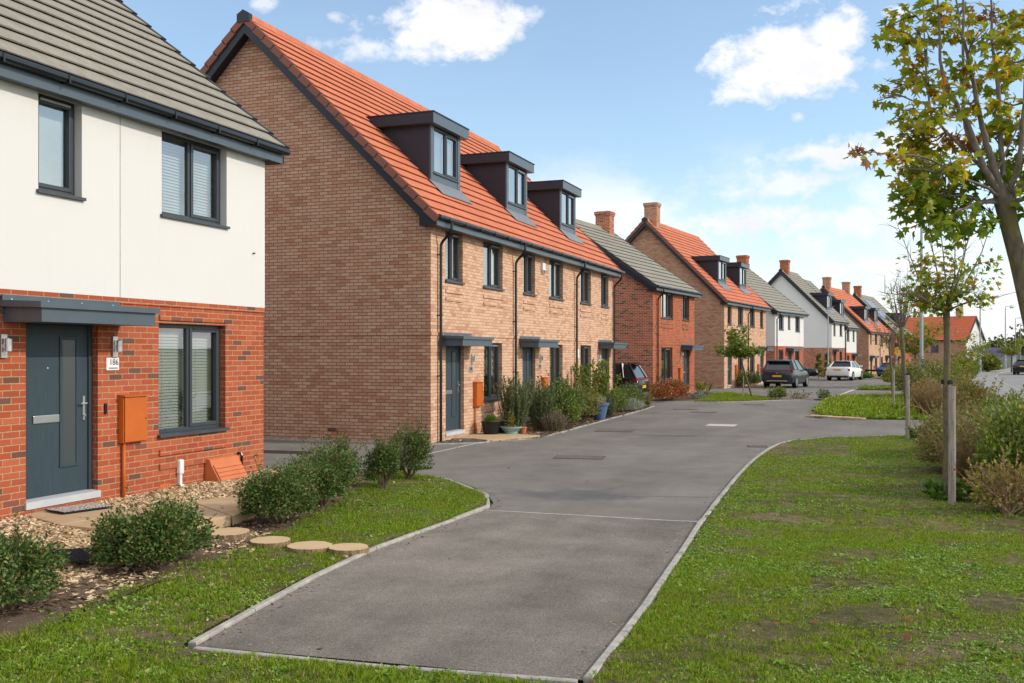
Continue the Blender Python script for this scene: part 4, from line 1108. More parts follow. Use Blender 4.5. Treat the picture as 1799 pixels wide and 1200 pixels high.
# mats
mt = MB().prism_z([(-.30,-.2),(.30,-.2),(.30,.2),(-.30,.2)], 0, .012)
z = .232
tag(mt.build('doormat', M['rubber'], loc=(-8.62,8.88,z)), 'grey pebble patterned doormat on the slab outside the blue door', 'doormat').rotation_euler = (0,0,R(75))
dm = bpy.data.objects['doormat']; mb = MB()
for k in range(15):
    for j in range(9):
        x, y = -.27+k*.0385+rnd.uniform(-.006,.006), -.17+j*.0425+rnd.uniform(-.006,.006); q = rnd.uniform(.012,.018)
        mb.prism_z([(x+q*math.cos(a),y+q*.9*math.sin(a)) for a in [i*math.pi/3.5 for i in range(7)]], .012, .018)
mb.build('pebble_pattern', M['slabgrey'], dm)
mb = MB().prism_z([(-.45,-.28),(.45,-.28),(.45,.28),(-.45,.28)], 0, .012)
for k in range(22):
    for s in range(14): mb.box(-.44+k*.04,-.415+k*.04,-.27+s*.039,-.245+s*.039,.012,.018)
o = tag(mb.build('rubber_mat', M['rubber'], loc=(-6.72,7.28,g(-6.72,7.28)+.07)), 'black ribbed rubber mat lying on the wood chips behind the wide shrub', 'mat'); o.rotation_euler = (R(2),R(4),R(60))

# ------------------------------------------------------------------ scattered ground cover
def scatter(poly, n, keep=None):
    xs = [p[0] for p in poly]; ys = [p[1] for p in poly]
    pl = np.array(poly); out = []
    m = int(n*1.0); got = 0
    while got < n:
        q = np.column_stack([rng.uniform(min(xs),max(xs),m), rng.uniform(min(ys),max(ys),m)])
        c = np.zeros(m, bool)
        for i in range(len(pl)):
            x1,y1 = pl[i]; x2,y2 = pl[i-1]
            cond = ((y1 > q[:,1]) != (y2 > q[:,1]))
            xx = (x2-x1)*(q[:,1]-y1)/((y2-y1) if abs(y2-y1) > 1e-9 else 1e-9)+x1
            c ^= cond & (q[:,0] < xx)
        q = q[c]
        if keep is not None: q = q[rng.uniform(size=len(q)) < keep(q)]
        out.append(q); got += len(q)
        if len(out) > 60: break
    return np.concatenate(out)[:n]
def lump(q, sc, seed):
    r_ = np.random.default_rng(seed); s = np.zeros(len(q)); a = 1.0
    for o in range(4):
        for k in range(3):
            th = r_.uniform(0,6.28); f = sc*(1.9**o)*r_.uniform(.7,1.3)
            s += a*np.sin((q[:,0]*math.cos(th)+q[:,1]*math.sin(th))*f+r_.uniform(0,6.28))
        a *= .6
    return s/3.2
gv = np.vectorize(g)
def P3(q, dz): return np.column_stack([q, gv(q[:,0],q[:,1])+dz])
def turf(name, poly, n, nw, h, seed, bare=.55, zoff=.015, flowers=0, weed=.05):
    dens = lambda q: np.clip(.66+lump(q,1.5,seed)*.55+lump(q,6.0,seed+3)*.45, .05 if bare > .3 else .35, 1)
    q = scatter(poly, n, dens); hh = h*rng.uniform(.45,1.35,len(q))*(1+.35*np.clip(lump(q,2.6,seed+1),-1,1.5))
    D = np.column_stack([rng.normal(size=(len(q),2))*.55, np.ones(len(q))])
    T = SH['blade']
    # half of the blades stand in tufts
    k = len(q)//2; c = q[rng.choice(len(q), max(1,k//16))]; q[:k] = c[rng.choice(len(c), k)]+rng.normal(size=(k,2))*.016
    hh[:k] *= 1.25
    a = leaves(name, P3(q,zoff), np.maximum(hh,.012), 'grass', None, 'blade', D, .25, np.column_stack([rng.normal(size=(len(q),2)), np.full(len(q),.2)]), .3, width=2.6)
    tag(a, kind='stuff')
    # broad leaved weeds: rosettes
    c = scatter(poly, nw, lambda q: np.clip(.42+lump(q,1.1,seed+5)*.45+lump(q,5.0,seed+6)*.5,.03,1)); k = 6
    c = c+np.where(rng.uniform(size=(len(c),1)) < .5, rng.normal(size=(len(c),2))*0, 0); m_ = len(c)*2//3; s_ = c[rng.choice(len(c), max(1,m_//6))]; c[:m_] = s_[rng.choice(len(s_), m_)]+rng.normal(size=(m_,2))*.045
    cc = np.repeat(c, k, axis=0)+rng.normal(size=(len(c)*k,2))*.014
    th = rng.uniform(0,6.28,len(cc)); D = np.column_stack([np.cos(th),np.sin(th),rng.uniform(.1,.75,len(cc))])
    b = leaves(name+'_weeds', P3(cc,zoff+.004), weed*rng.uniform(.4,1.3,len(cc)), 'weed', None, 'oval', D, .15, None, .25)
    tag(b, kind='stuff')
    if flowers:
        f = scatter(poly, flowers); leaves('weed_flowers', P3(f, zoff+h*rng.uniform(.8,1.5,len(f))), .045, 'flower', None, 'round', None, .5); tag(bpy.context.scene.collection.objects[-1], kind='stuff')
def litter(name, poly, n, size, mat, dz=.02, keep=None, shape='chip'):
    q = scatter(poly, n, keep); th = rng.uniform(0,6.28,len(q))
    D = np.column_stack([np.cos(th),np.sin(th),rng.normal(size=len(q))*.18])
    tag(leaves(name, P3(q,dz), size*rng.uniform(.4,1.5,len(q)), mat, None, shape, D, .1, None, .35), kind='stuff')

near_r = [p for p in lawn_r if p[1] < 11.9]+[(2.3,11.9)][:0]
near_r = [(-1.66,5.9),(-1.73,7.8),(-1.86,9.8),(-2.0,12.0),(2.2,12.0),(2.6,10),(3.0,6.5),(1.6,4.6)]
turf('grass', near_r, 230000, 26000, .024, 3, weed=.021)
turf('grass', near_r, 100, 240, .024, 77, weed=.048)
turf('grass', lawn_r, 170000, 30000, .030, 3, weed=.027)
turf('grass', lawn_l, 150000, 11000, .032, 9, weed=.027)
turf('grass', lawn_l, 100, 160, .03, 78, weed=.048)
litter('straw_litter', lawn_r, 11000, .05, 'straw', .022, lambda q: np.clip(.35-lump(q,1.5,3)*.8,.03,1), 'needle')
litter('straw_litter', lawn_l, 1500, .045, 'straw', .022, lambda q: np.clip(.35-lump(q,1.5,9)*.8,.03,1))
# straggling grass over the soil margin
edge = [(-5.3,4.6),(-5.5,6.0),(-5.65,7.2),(-5.7,8.3),(-6.0,9.7),(-6.35,11.2),(-6.75,12.6),(-7.2,13.6),(-7.5,13.6),(-7.0,12.4),(-6.6,11.0),(-6.3,9.6),(-6.1,8.3),(-6.0,7.2),(-5.9,5.8),(-5.7,4.6)]
turf('grass', edge, 5000, 260, .035, 21, weed=.05)
litter('bark_mulch', bedA, 17000, .042, 'mulch', .024)
def off_slabs(q):
    c = np.ones(len(q))
    for i in range(len(q)):
        if any(inside((q[i,0],q[i,1]), s_) for s_ in pave) and rnd.random() > .03: c[i] = 0
    return c
litter('wood_chips', chipA, 22000, .036, 'chip', .036, off_slabs)
litter('wood_chips', [(-6.9,6.2),(-5.9,6.2),(-5.75,8.0),(-6.3,9.2),(-7.0,8.2)], 1400, .045, 'chip', .026)
litter('bark_mulch', bedB, 5000, .06, 'mulch', .03)
turf('grass', lawnC, 26000, 300, .07, 31, bare=.1, zoff=.03)
weedt = [(-2.1,33.4),(-1.75,32.75),(-1.1,32.15),(-.5,31.75)]+weedp[4:]
turf('weeds', weedt, 26000, 6500, .15, 41, bare=.2, zoff=.03, flowers=420, weed=.14)
turf('weeds', [(-1.55,57.85),(-1.45,60.5),(2.05,60.2),(2.6,71),(-.7,84),(2.0,84),(5.0,78),(4.4,60)], 16000, 2500, .16, 43, bare=.1, zoff=.03, weed=.16)
litter('fallen_leaves', lawn_r, 140, .06, 'lf_dead', .045, None, 'maple')
for e_ in (near_r,):
    pass
e1 = [(x+.02,y) for x,y in RK[:14]]+[(x-.16,y) for x,y in reversed(RK[:14])]
litter('edge_litter', e1, 420, .022, 'straw', .008)
e2 = [(x-.01,y) for x,y in LK[:12]]+[(x+.15,y) for x,y in reversed(LK[:12])]
litter('edge_litter', e2, 260, .022, 'mulch', .008)
litter('fallen_leaves', drive, 90, .06, 'lf_dead', .012, None, 'maple')
litter('grit', near_path, 500, .010, 'straw', .008)
# ------------------------------------------------------------------ terrace front garden
GB_ = 'plants in the terrace front beds'
def spiky(label, x, y, r, h, n, mat, name='shrub', leaf=.05, group=GB_, cat='shrub', lean=.28, stemn=40, stemmat='stem', shape='needle', width=1.0):
    """upright stems closely set with needles"""
    z = g(x,y)+.02; root = empty(name, (x,y,z), 0, label, cat, group)
    mb = MB(); P = []; D = []
    per = max(4, n//stemn)
    for k in range(stemn):
        a = rnd.uniform(0,6.28); q = r*.75*math.sqrt(rnd.random()); hh = h*rnd.uniform(.55,1.0)*(1-.25*(q/r)**2)
        b0 = V3((q*.45*math.cos(a), q*.45*math.sin(a), -.03)); t = V3((math.cos(a)*lean*rnd.uniform(.3,1.3)*(q/r+.2), math.sin(a)*lean*rnd.uniform(.3,1.3)*(q/r+.2), 1)).normalized()
        pts = [b0+t*hh*f+V3((rnd.uniform(-.02,.02),rnd.uniform(-.02,.02),0))*hh for f in (0,.4,.75,1)]
        mb.tube(pts, [.006,.005,.004,.0015], 4)
        for j in range(per):
            f = rnd.uniform(.12,1.0); i = min(2,int(f*3)); u = f*3-i
            p = pts[i].lerp(pts[i+1], u); P.append(p); ang = rnd.uniform(0,6.28)
            D.append((math.cos(ang)*.8, math.sin(ang)*.8, .9))
    leaves('foliage', np.array([tuple(p) for p in P]), leaf*rng.uniform(.6,1.3,len(P)), mat, root, shape, np.array(D), .35, None, 1.0, width)
    mb.build('stems', M[stemmat], root)
    return root
spiky('tall rosemary bush with upright grey green shoots beside the nearest orange meter box', -8.72, 23.3, .62, 1.55, 9000, 'lf_needle', leaf=.085, stemn=90, width=3.4)
spiky('shorter rosemary bush with upright shoots, right after the tall one', -8.42, 24.4, .58, 1.42, 8000, 'lf_needle', leaf=.085, stemn=80, width=3.4)
spiky('low brown faded lavender mound at the kerb', -8.02, 24.3, .55, .62, 5200, 'lf_lavender', leaf=.07, stemn=110, lean=.7, stemmat='drystem', width=3.0)
bush('large dense green shrub hiding the second front door', -8.50, 26.6, .75, 1.6, 1.48, 11000, .075, 'lf_dark', group=GB_, clumps=40, cr=.3)
bush('round mid green shrub at the kerb, before the large dense one', -8.15, 25.7, .5, .85, .95, 5000, .065, 'lf_green', group=GB_, clumps=22)
bush('bushy olive green shrub just before the blue pot', -8.35, 28.0, .55, .85, 1.15, 5200, .065, 'lf_olive', group=GB_, clumps=26)
spiky('loose tall arching shrub with thin leaves in front of the third meter box', -8.7, 30.4, 1.2, 1.95, 2300, 'lf_green', leaf=.125, stemn=34, lean=.6, shape='narrow', width=2.2)
bush('yellow tinged shrub behind the blue pot', -8.6, 29.6, .5, .8, 1.15, 3600, .065, 'lf_yellow', group=GB_, clumps=16)
spiky('grey green lavender clump to the far side of the blue pot', -8.25, 30.3, .6, .85, 4200, 'lf_needle', leaf=.08, stemn=90, lean=.6, width=3.2)
bush('soft green shrub in the middle of the terrace bed end', -8.6, 32.4, .6, 1.0, .95, 4200, .07, 'lf_green', group=GB_, clumps=18)
bush('silvery santolina mound spilling over the kerb', -8.28, 33.4, .46, 1.3, .58, 4400, .045, 'lf_silver', group=GB_, clumps=22, stemmat='drystem')
bush('dark low spreading shrub hiding the lower half of the parked dark car', -8.75, 35.6, .65, 1.3, 1.1, 5200, .055, 'lf_dark', group=GB_, clumps=24)
bush('small yellow green plant at the very tip of the kerb', -8.35, 36.6, .16, .2, .55, 420, .05, 'lf_yellow', group=GB_, clumps=6)
GC_ = 'plants by the red brick house'
bush('broad cotoneaster covered in red berries in front of the red brick house', -8.65, 42.0, .85, 2.1, 1.02, 7500, .06, 'lf_green', group=GC_, clumps=40, cr=.3, extra=[('berry',.85,1.0,'round')])
spiky('yellow striped strap leaved plant beyond the berry shrub', -7.75, 44.8, .30, .6, 70, 'lf_yellow', leaf=.5, group=GC_, stemn=12, lean=.6, shape='strap')
bush('pale silver groundcover plant at the foot of the strap leaved plant', -7.75, 43.6, .4, .7, .4, 1500, .05, 'lf_silver', group=GC_, clumps=12)
bush('fine leaved green shrub in front of the pair of houses by the sapling', -8.0, 60.2, .6, 1.2, 1.15, 3200, .09, 'lf_green', group='plants by the pair of houses', clumps=20)
bush('small darker shrub between the fine leaved one and the second meter box', -7.7, 63.6, .5, .8, 1.0, 1800, .09, 'lf_dark', group='plants by the pair of houses', clumps=14)
bush('rounded green shrub with bare brown stems on the grass strip near the grey car', -4.45, 44.35, .48, .5, .62, 1500, .07, 'lf_green', group='plants on the grass strip', clumps=16, extra=[('lf_dry',.3,1.2,'narrow')])
bush('thin straggly plant with bare twigs in the strip past the rounded shrub', -3.6, 44.6, .6, .35, .40, 260, .06, 'lf_olive', group='plants on the grass strip', clumps=10, stems=16, stemmat='drystem')
bush('dark leafy tuft on the strip just before the weedy verge', -2.55, 44.6, .35, .35, .48, 420, .07, 'lf_dark', group='plants on the grass strip', clumps=8)

def pot(label, x, y, prof, mat, plant, cat='plant pot', group='pots by the terrace', z=.06, name='plant_pot'):
    root = empty(name, (x,y,z), 0, label, cat, group)
    MB().lathe(prof, 0, 0, 24).build('pot', M[mat], root, smooth=False, bevel=0)
    h = prof[-1][1]; r = prof[-1][0]
    MB().lathe([(r*.86,h-.03),(r*.86,h+.006)],0,0,18).build('compost', M['soil'], root)
    if plant:
        n, lf, mat2, rr, hh, sh = plant
        P, out, C = blob_points(n, rr, rr, hh, 10, .4); P[:,2] += h
        leaves('plant', P, lf*rng.uniform(.6,1.2,n), mat2, root, sh, out+np.array([0,0,.5]), .5, None, .6)
M['potblue'] = plain('blue_glazed_pot', (.085,.155,.30), .25, .6, var=.1)
M['teal'] = plain('pale_teal_bowl', (.23,.40,.40), .4, .4)
pot('black round tub with a bright green low plant by the first meter box', -8.95, 22.3, [(.18,0),(.23,.27),(.245,.28),(.245,.31)], 'black', (1200,.035,'lf_bright',.23,.17,'oval'))
pot('smaller empty looking black pot behind the black tub', -8.95, 22.95, [(.15,0),(.19,.25),(.20,.26),(.20,.29)], 'black', None)
pot('shallow pale teal bowl with a spindly yellow leaved plant', -8.55, 22.62, [(.16,0),(.17,.05),(.25,.13),(.27,.14),(.27,.165)], 'teal', (110,.06,'lf_yellow',.14,.45,'oval'))
pot('blue glazed pot with pale leaved plant standing at the kerb', -8.05, 28.75, [(.15,0),(.19,.12),(.25,.38),(.285,.44),(.29,.50)], 'potblue', (420,.055,'lf_white',.26,.24,'narrow'), z=.03)
tc = MB().lathe([(.06,0),(.085,.13),(.095,.135),(.095,.16)],0,0,16); tag(tc.build('plant_pot', M['orangebox2'], loc=(-8.30,22.78,.05)), 'tiny terracotta pot next to the teal bowl', 'plant pot', 'pots by the terrace')

# ------------------------------------------------------------------ hedge planting on the right
HR = 'shrubs of the roadside hedge'
bush('big leafy green dogwood bush beyond the double stakes, filling the hedge front', 1.66, 15.5, .76, 1.25, 1.50, 10000, .070, 'lf_green', group=HR, clumps=40, cr=.3, extra=[('lf_yellow',.10,1.1,'oval')], base=.1)
bush('second green bush of the hedge behind the big dogwood, nearer the road', 2.3, 18.8, .85, 1.4, 1.4, 7000, .065, 'lf_dark', group=HR, clumps=34, cr=.3, extra=[('lf_olive',.2,1.1,'oval')])
bush('half bare twiggy bush with yellow leaves at the hedge corner nearest the camera', 1.40, 13.65, .55, .6, .80, 1100, .055, 'lf_rust', group=HR, clumps=22, stems=34, stemmat='drystem', extra=[('lf_yellow',.35,1.2,'oval')])
spiky('clump of dead brown grass directly behind the double stakes', 1.0, 16.0, .30, .85, 1500, 'lf_dry', leaf=.16, group=HR, stemn=70, lean=.45, stemmat='drystem', shape='needle')
bush('low broad leaved green weeds round the foot of the double stakes', 1.05, 14.75, .55, .45, .26, 700, .12, 'lf_bright', group=HR, clumps=12, stems=3)
bush('dark olive bush with brown stems between the double stakes and the single stake', 0.98, 18.3, .58, 1.1, 1.08, 4600, .055, 'lf_olive', group=HR, clumps=22, stemmat='drystem', extra=[('lf_rust',.3,1.1,'oval')])
bush('brownish thinning bush hanging over the lawn edge below the fallen branch', 0.98, 21.0, .58, 1.2, 1.12, 4000, .06, 'lf_olive', group=HR, clumps=20, stemmat='drystem', stems=18, extra=[('lf_rust',.5,1.0,'oval')])
bush('green bush at the road side of the brownish thinning bush', 2.1, 22.4, .9, 1.4, 1.35, 5200, .07, 'lf_green', group=HR, clumps=26)
bush('leafy weeds round the foot of the single stake tree by the path', .95, 25.0, .5, .5, .32, 600, .11, 'lf_bright', group=HR, clumps=10, stems=3)
spiky('reddish brown dried thicket between the two staked trees', 1.35, 33.4, 1.1, 1.2, 6000, 'lf_rust', leaf=.16, group=HR, stemn=120, lean=.8, stemmat='drystem', width=1.4)
bush('orange tinted leafy bush above the dried thicket', 2.6, 35.5, .9, 1.6, 1.45, 3800, .085, 'lf_olive', group=HR, clumps=26, extra=[('lf_maple_red',.22,1.1,'oval')])
bush('pale green bush at the road edge past the path end', 3.1, 29.8, .5, 1.2, 1.0, 2600, .075, 'lf_green', group=HR, clumps=18, extra=[('lf_maple_red',.1,1,'oval')])
bush('tall grey olive bush behind the bare sapling', 1.0, 46.5, .95, 1.6, 2.0, 4200, .11, 'lf_olive', group=HR, clumps=26)
bush('tall olive bush round the foot of the street light', 2.0, 50.5, 1.0, 2.0, 1.9, 4200, .12, 'lf_olive', group=HR, clumps=26)
bush('yellow green bush beyond the street light', 3.0, 58.0, 1.0, 2.0, 1.75, 3600, .13, 'lf_yellow', group=HR, clumps=24)
bush('low yellow green bush at the foot of the black rail', .6, 66.0, 1.1, 2.4, 1.5, 3000, .14, 'lf_yellow', group=HR, clumps=20)
bush('mixed green bush at the pavement before the bus stop sign', 5.0, 78.5, 1.0, 1.6, 1.9, 3000, .16, 'lf_yellow', group=HR, clumps=20, extra=[('lf_green',.5,1,'oval')])
bush('bush at the back of the pavement beside the bannered post', 6.6, 95.5, 1.0, 2.2, 1.9, 2600, .18, 'lf_green', group=HR, clumps=18)
bush('rounded yellow green bush at the kerb beyond the bannered post', 10.0, 118.0, 1.7, 3.2, 2.3, 3200, .22, 'lf_yellow', group=HR, clumps=20, extra=[('lf_green',.5,1,'oval')])
bush('trimmed green hedge behind the white car', -2.0, 81.8, 1.5, .7, .55, 2600, .12, 'lf_bright', group=HR, clumps=20)
bush('olive and brown bush filling the gap right behind the dead grass clump', 1.55, 17.4, .62, .95, 1.18, 4600, .055, 'lf_olive', group=HR, clumps=26, cr=.3, stems=16, stemmat='drystem', extra=[('lf_rust',.25,1.0,'oval'),('lf_yellow',.08,1.0,'oval')])
spiky('tangle of thin brown stalks poking out above the middle of the hedge', 1.7, 20.0, .75, 1.25, 3200, 'lf_rust', leaf=.10, group=HR, stemn=90, lean=.6, stemmat='drystem', width=1.8)
bush('loose light green bush at the hedge end by the crossing path', 2.3, 24.6, .8, 1.1, 1.15, 4200, .07, 'lf_olive', group=HR, clumps=24, cr=.3, stemmat='drystem', extra=[('lf_green',.5,1.0,'oval')])
bush('leafy green bush hiding the road kerb beside the half bare bush', 2.55, 14.3, .75, .9, 1.2, 5200, .065, 'lf_green', group=HR, clumps=28, cr=.3)
bush('brown tinged bush beyond the dried thicket, beside the thin rusty tree', 1.5, 37.2, .9, 1.4, 1.35, 3400, .085, 'lf_olive', group=HR, clumps=24, stemmat='drystem', extra=[('lf_rust',.5,1.0,'oval')])
bush('yellowish loose bush between the thin rusty tree and the street light', 1.9, 42.0, 1.0, 1.7, 1.45, 3400, .095, 'lf_olive', group=HR, clumps=24, extra=[('lf_yellow',.4,1.0,'oval')])
# bare branch lying from the hedge
mb = MB(); pts = [(1.20,17.2,.12),(1.02,19.2,.45),(.85,20.6,.74),(.6,21.6,.92),(.2,22.0,.98),(-.25,22.1,1.02)]
mb.tube(pts, [.016,.014,.012,.009,.006,.003], 6)
for a, b in (((.6,21.6,.92),(.45,22.3,1.15)),((.2,22.0,.98),(-.1,22.5,1.1)),((.85,20.6,.74),(1.0,21.4,1.0))): mb.tube([a,b],[.005,.002],4)
br = empty('fallen_branch', (0,0,0), 0, 'long bare branch arching out of the hedge towards the single stake', 'branch'); mb.build('stem', M['drystem'], br)
leaves('leaves', np.array([(-.25,22.1,1.0),(-.2,22.12,1.05),(-.1,22.5,1.1),(.4,22.3,1.12),(.1,22.0,.98),(.3,21.9,.93),(.5,21.7,.9)]), .13, 'lf_yellow', br, 'maple', None, .5)

# ------------------------------------------------------------------ trees
def branch_tree(label, base, fork, r0, r1, nb, blen, spread, nleaf, lsize, mat, name='maple_tree', bend=(0,0), group='young street maples', droop=0, leafrange=(.15,1.0), twigs=7, extra=None, seed=1, low=.35, bark='bark', twigmat='twig', shape='maple', stiff=.5):
    rr = random.Random(seed); x0,y0,z0 = base; fx,fy,fz = fork[0]-x0, fork[1]-y0, fork[2]-z0
    root = empty(name, base, 0, label, 'tree', group)
    mb = MB(); n = 12; pts = []; rad = []
    for i in range(n+1):
        t = i/n; w = math.sin(t*math.pi)
        pts.append((fx*t+bend[0]*w+rr.uniform(-.008,.008), fy*t+bend[1]*w+rr.uniform(-.008,.008), fz*t)); rad.append((r0+(r1-r0)*t)*(1+rr.uniform(-.06,.06))*(1.12 if i == n else 1))
    mb.tube(pts, rad, 12)
    mb.build('trunk', M[bark], root, smooth=True)
    tw = MB(); P = []; D = []; F = V3((fx,fy,fz))
    for b in range(nb):
        a = 2*math.pi*(b+rr.uniform(-.3,.3))/nb; out = V3((math.cos(a), math.sin(a), 0)); k = rr.random()
        L = blen*rr.uniform(.65,1.0); s = spread*(.35+.9*k)
        p0 = F+V3((0,0,-rr.uniform(0,.10)))
        low_b = rr.random() < low
        pl = []
        for i in range(6):
            t = i/5
            if low_b: p = p0+out*(s*1.25*t)+V3((0,0,L*(.30*t-droop*t*t)))
            else: p = p0+out*(s*(1-(1-t)**(1.0+stiff))*.8)+V3((0,0,L*(.25*t+.75*t**1.25)))
            pl.append(p+V3((rr.uniform(-1,1),rr.uniform(-1,1),rr.uniform(-1,1)))*.02*blen*(1 if i else 0))
        rb = r1*.36*rr.uniform(.7,1.1)
        tw.tube(pl, [rb*(1-t*.85) for t in (0,.2,.4,.6,.8,1)], 6)
        for j in range(twigs):
            t = rr.uniform(.18,1.0); i = min(4,int(t*5)); q = pl[i].lerp(pl[i+1], t*5-i)
            d = (out*rr.uniform(-.2,.8)+V3((rr.uniform(-.8,.8),rr.uniform(-.8,.8),rr.uniform(-.05,.8)))).normalized()
            l = blen*rr.uniform(.10,.28); e = q+d*l; m = q+d*l*.5+V3((0,0,.02))
            tw.tube([q,m,e],[rb*.28,rb*.2,rb*.08],4)
            for u in range(4):
                f = rr.uniform(.2,1.05); pp = q.lerp(e,f)
                if leafrange[0] <= t <= leafrange[1]: P.append(tuple(pp)); D.append(tuple(d))
    tw.build('branches', M[twigmat], root, smooth=True)
    if nleaf:
        P = np.array(P); D = np.array(D); w = rng.uniform(.1,1,len(P))**2; id_ = rng.choice(len(P), nleaf, p=w/w.sum())
        mats = extra or [(mat,1.0)]; st = 0
        for m2, fr in mats:
            k = int(nleaf*fr); q = id_[st:st+k]; st += k
            leaves('crown', P[q]+rng.normal(size=(len(q),3))*.045*blen, lsize*rng.uniform(.6,1.15,len(q)), m2, root, shape, D[q]*.5+np.array([0,0,-.45]), .6, D[q]+np.array([0,0,.8]), .6)
    return root
GT = 'young street maples'
branch_tree('staked maple with thin autumn leaves, tied between two grey stakes', (.75,14.65,0), (.74,14.62,2.62), .046, .042, 24, 1.55, .70, 1000, .115, 'lf_maple', extra=[('lf_maple_green',.5),('lf_maple',.42),('lf_maple_red',.08)], seed=5, low=.34, droop=.12, leafrange=(.12,.52), twigs=9)
branch_tree('nearly leafless staked tree with a broom of bare upright twigs', (.47,25.3,0), (.30,25.2,2.62), .052, .045, 26, 1.5, .50, 26, .08, 'lf_maple_red', seed=8, low=.1, twigs=6, stiff=.3)
branch_tree('thin staked tree with a few rusty leaves, behind the bare one', (.22,39.7,0), (.05,39.8,2.45), .05, .04, 22, 1.25, .75, 130, .10, 'lf_maple_red', seed=9, low=.3, twigs=7, stiff=.4, leafrange=(.1,.7))
branch_tree('leaning sapling with a round green crown on the far grass strip', (-5.62,45.23,0), (-6.20,45.3,1.95), .045, .034, 18, 1.25, .80, 2800, .17, 'lf_maple_green', extra=[('lf_dark',.45),('lf_maple_green',.55)], seed=12, low=.5, droop=.05, twigs=10)
branch_tree('small full crowned maple turning orange beside the street light column', (1.55,62.6,0), (1.5,62.6,2.0), .07, .05, 18, 1.9, 1.5, 1500, .22, 'lf_maple_green', extra=[('lf_maple_green',.75),('lf_maple_red',.25)], seed=14, low=.4, twigs=9)
branch_tree('yellow leaved sapling in front of the white gable of the end house', (6.4,93.0,0), (6.35,93,1.4), .07, .05, 14, 2.6, 1.2, 420, .28, 'lf_yellow', seed=15, low=.4, twigs=8)
branch_tree('small dark green and yellow sapling just past the yellow leaved one', (8.0,104.0,0), (8.0,104,1.7), .07, .05, 14, 1.7, 1.3, 420, .28, 'lf_maple_green', seed=17, low=.4, twigs=8)
branch_tree('round crowned yellow green tree on a thin trunk before the far woods', (12.3,117.5,0), (12.3,117.5,1.9), .09, .07, 18, 2.0, 1.4, 1500, .26, 'lf_maple_green', extra=[('lf_yellow',.5),('lf_maple_green',.5)], seed=16, low=.5, twigs=9)

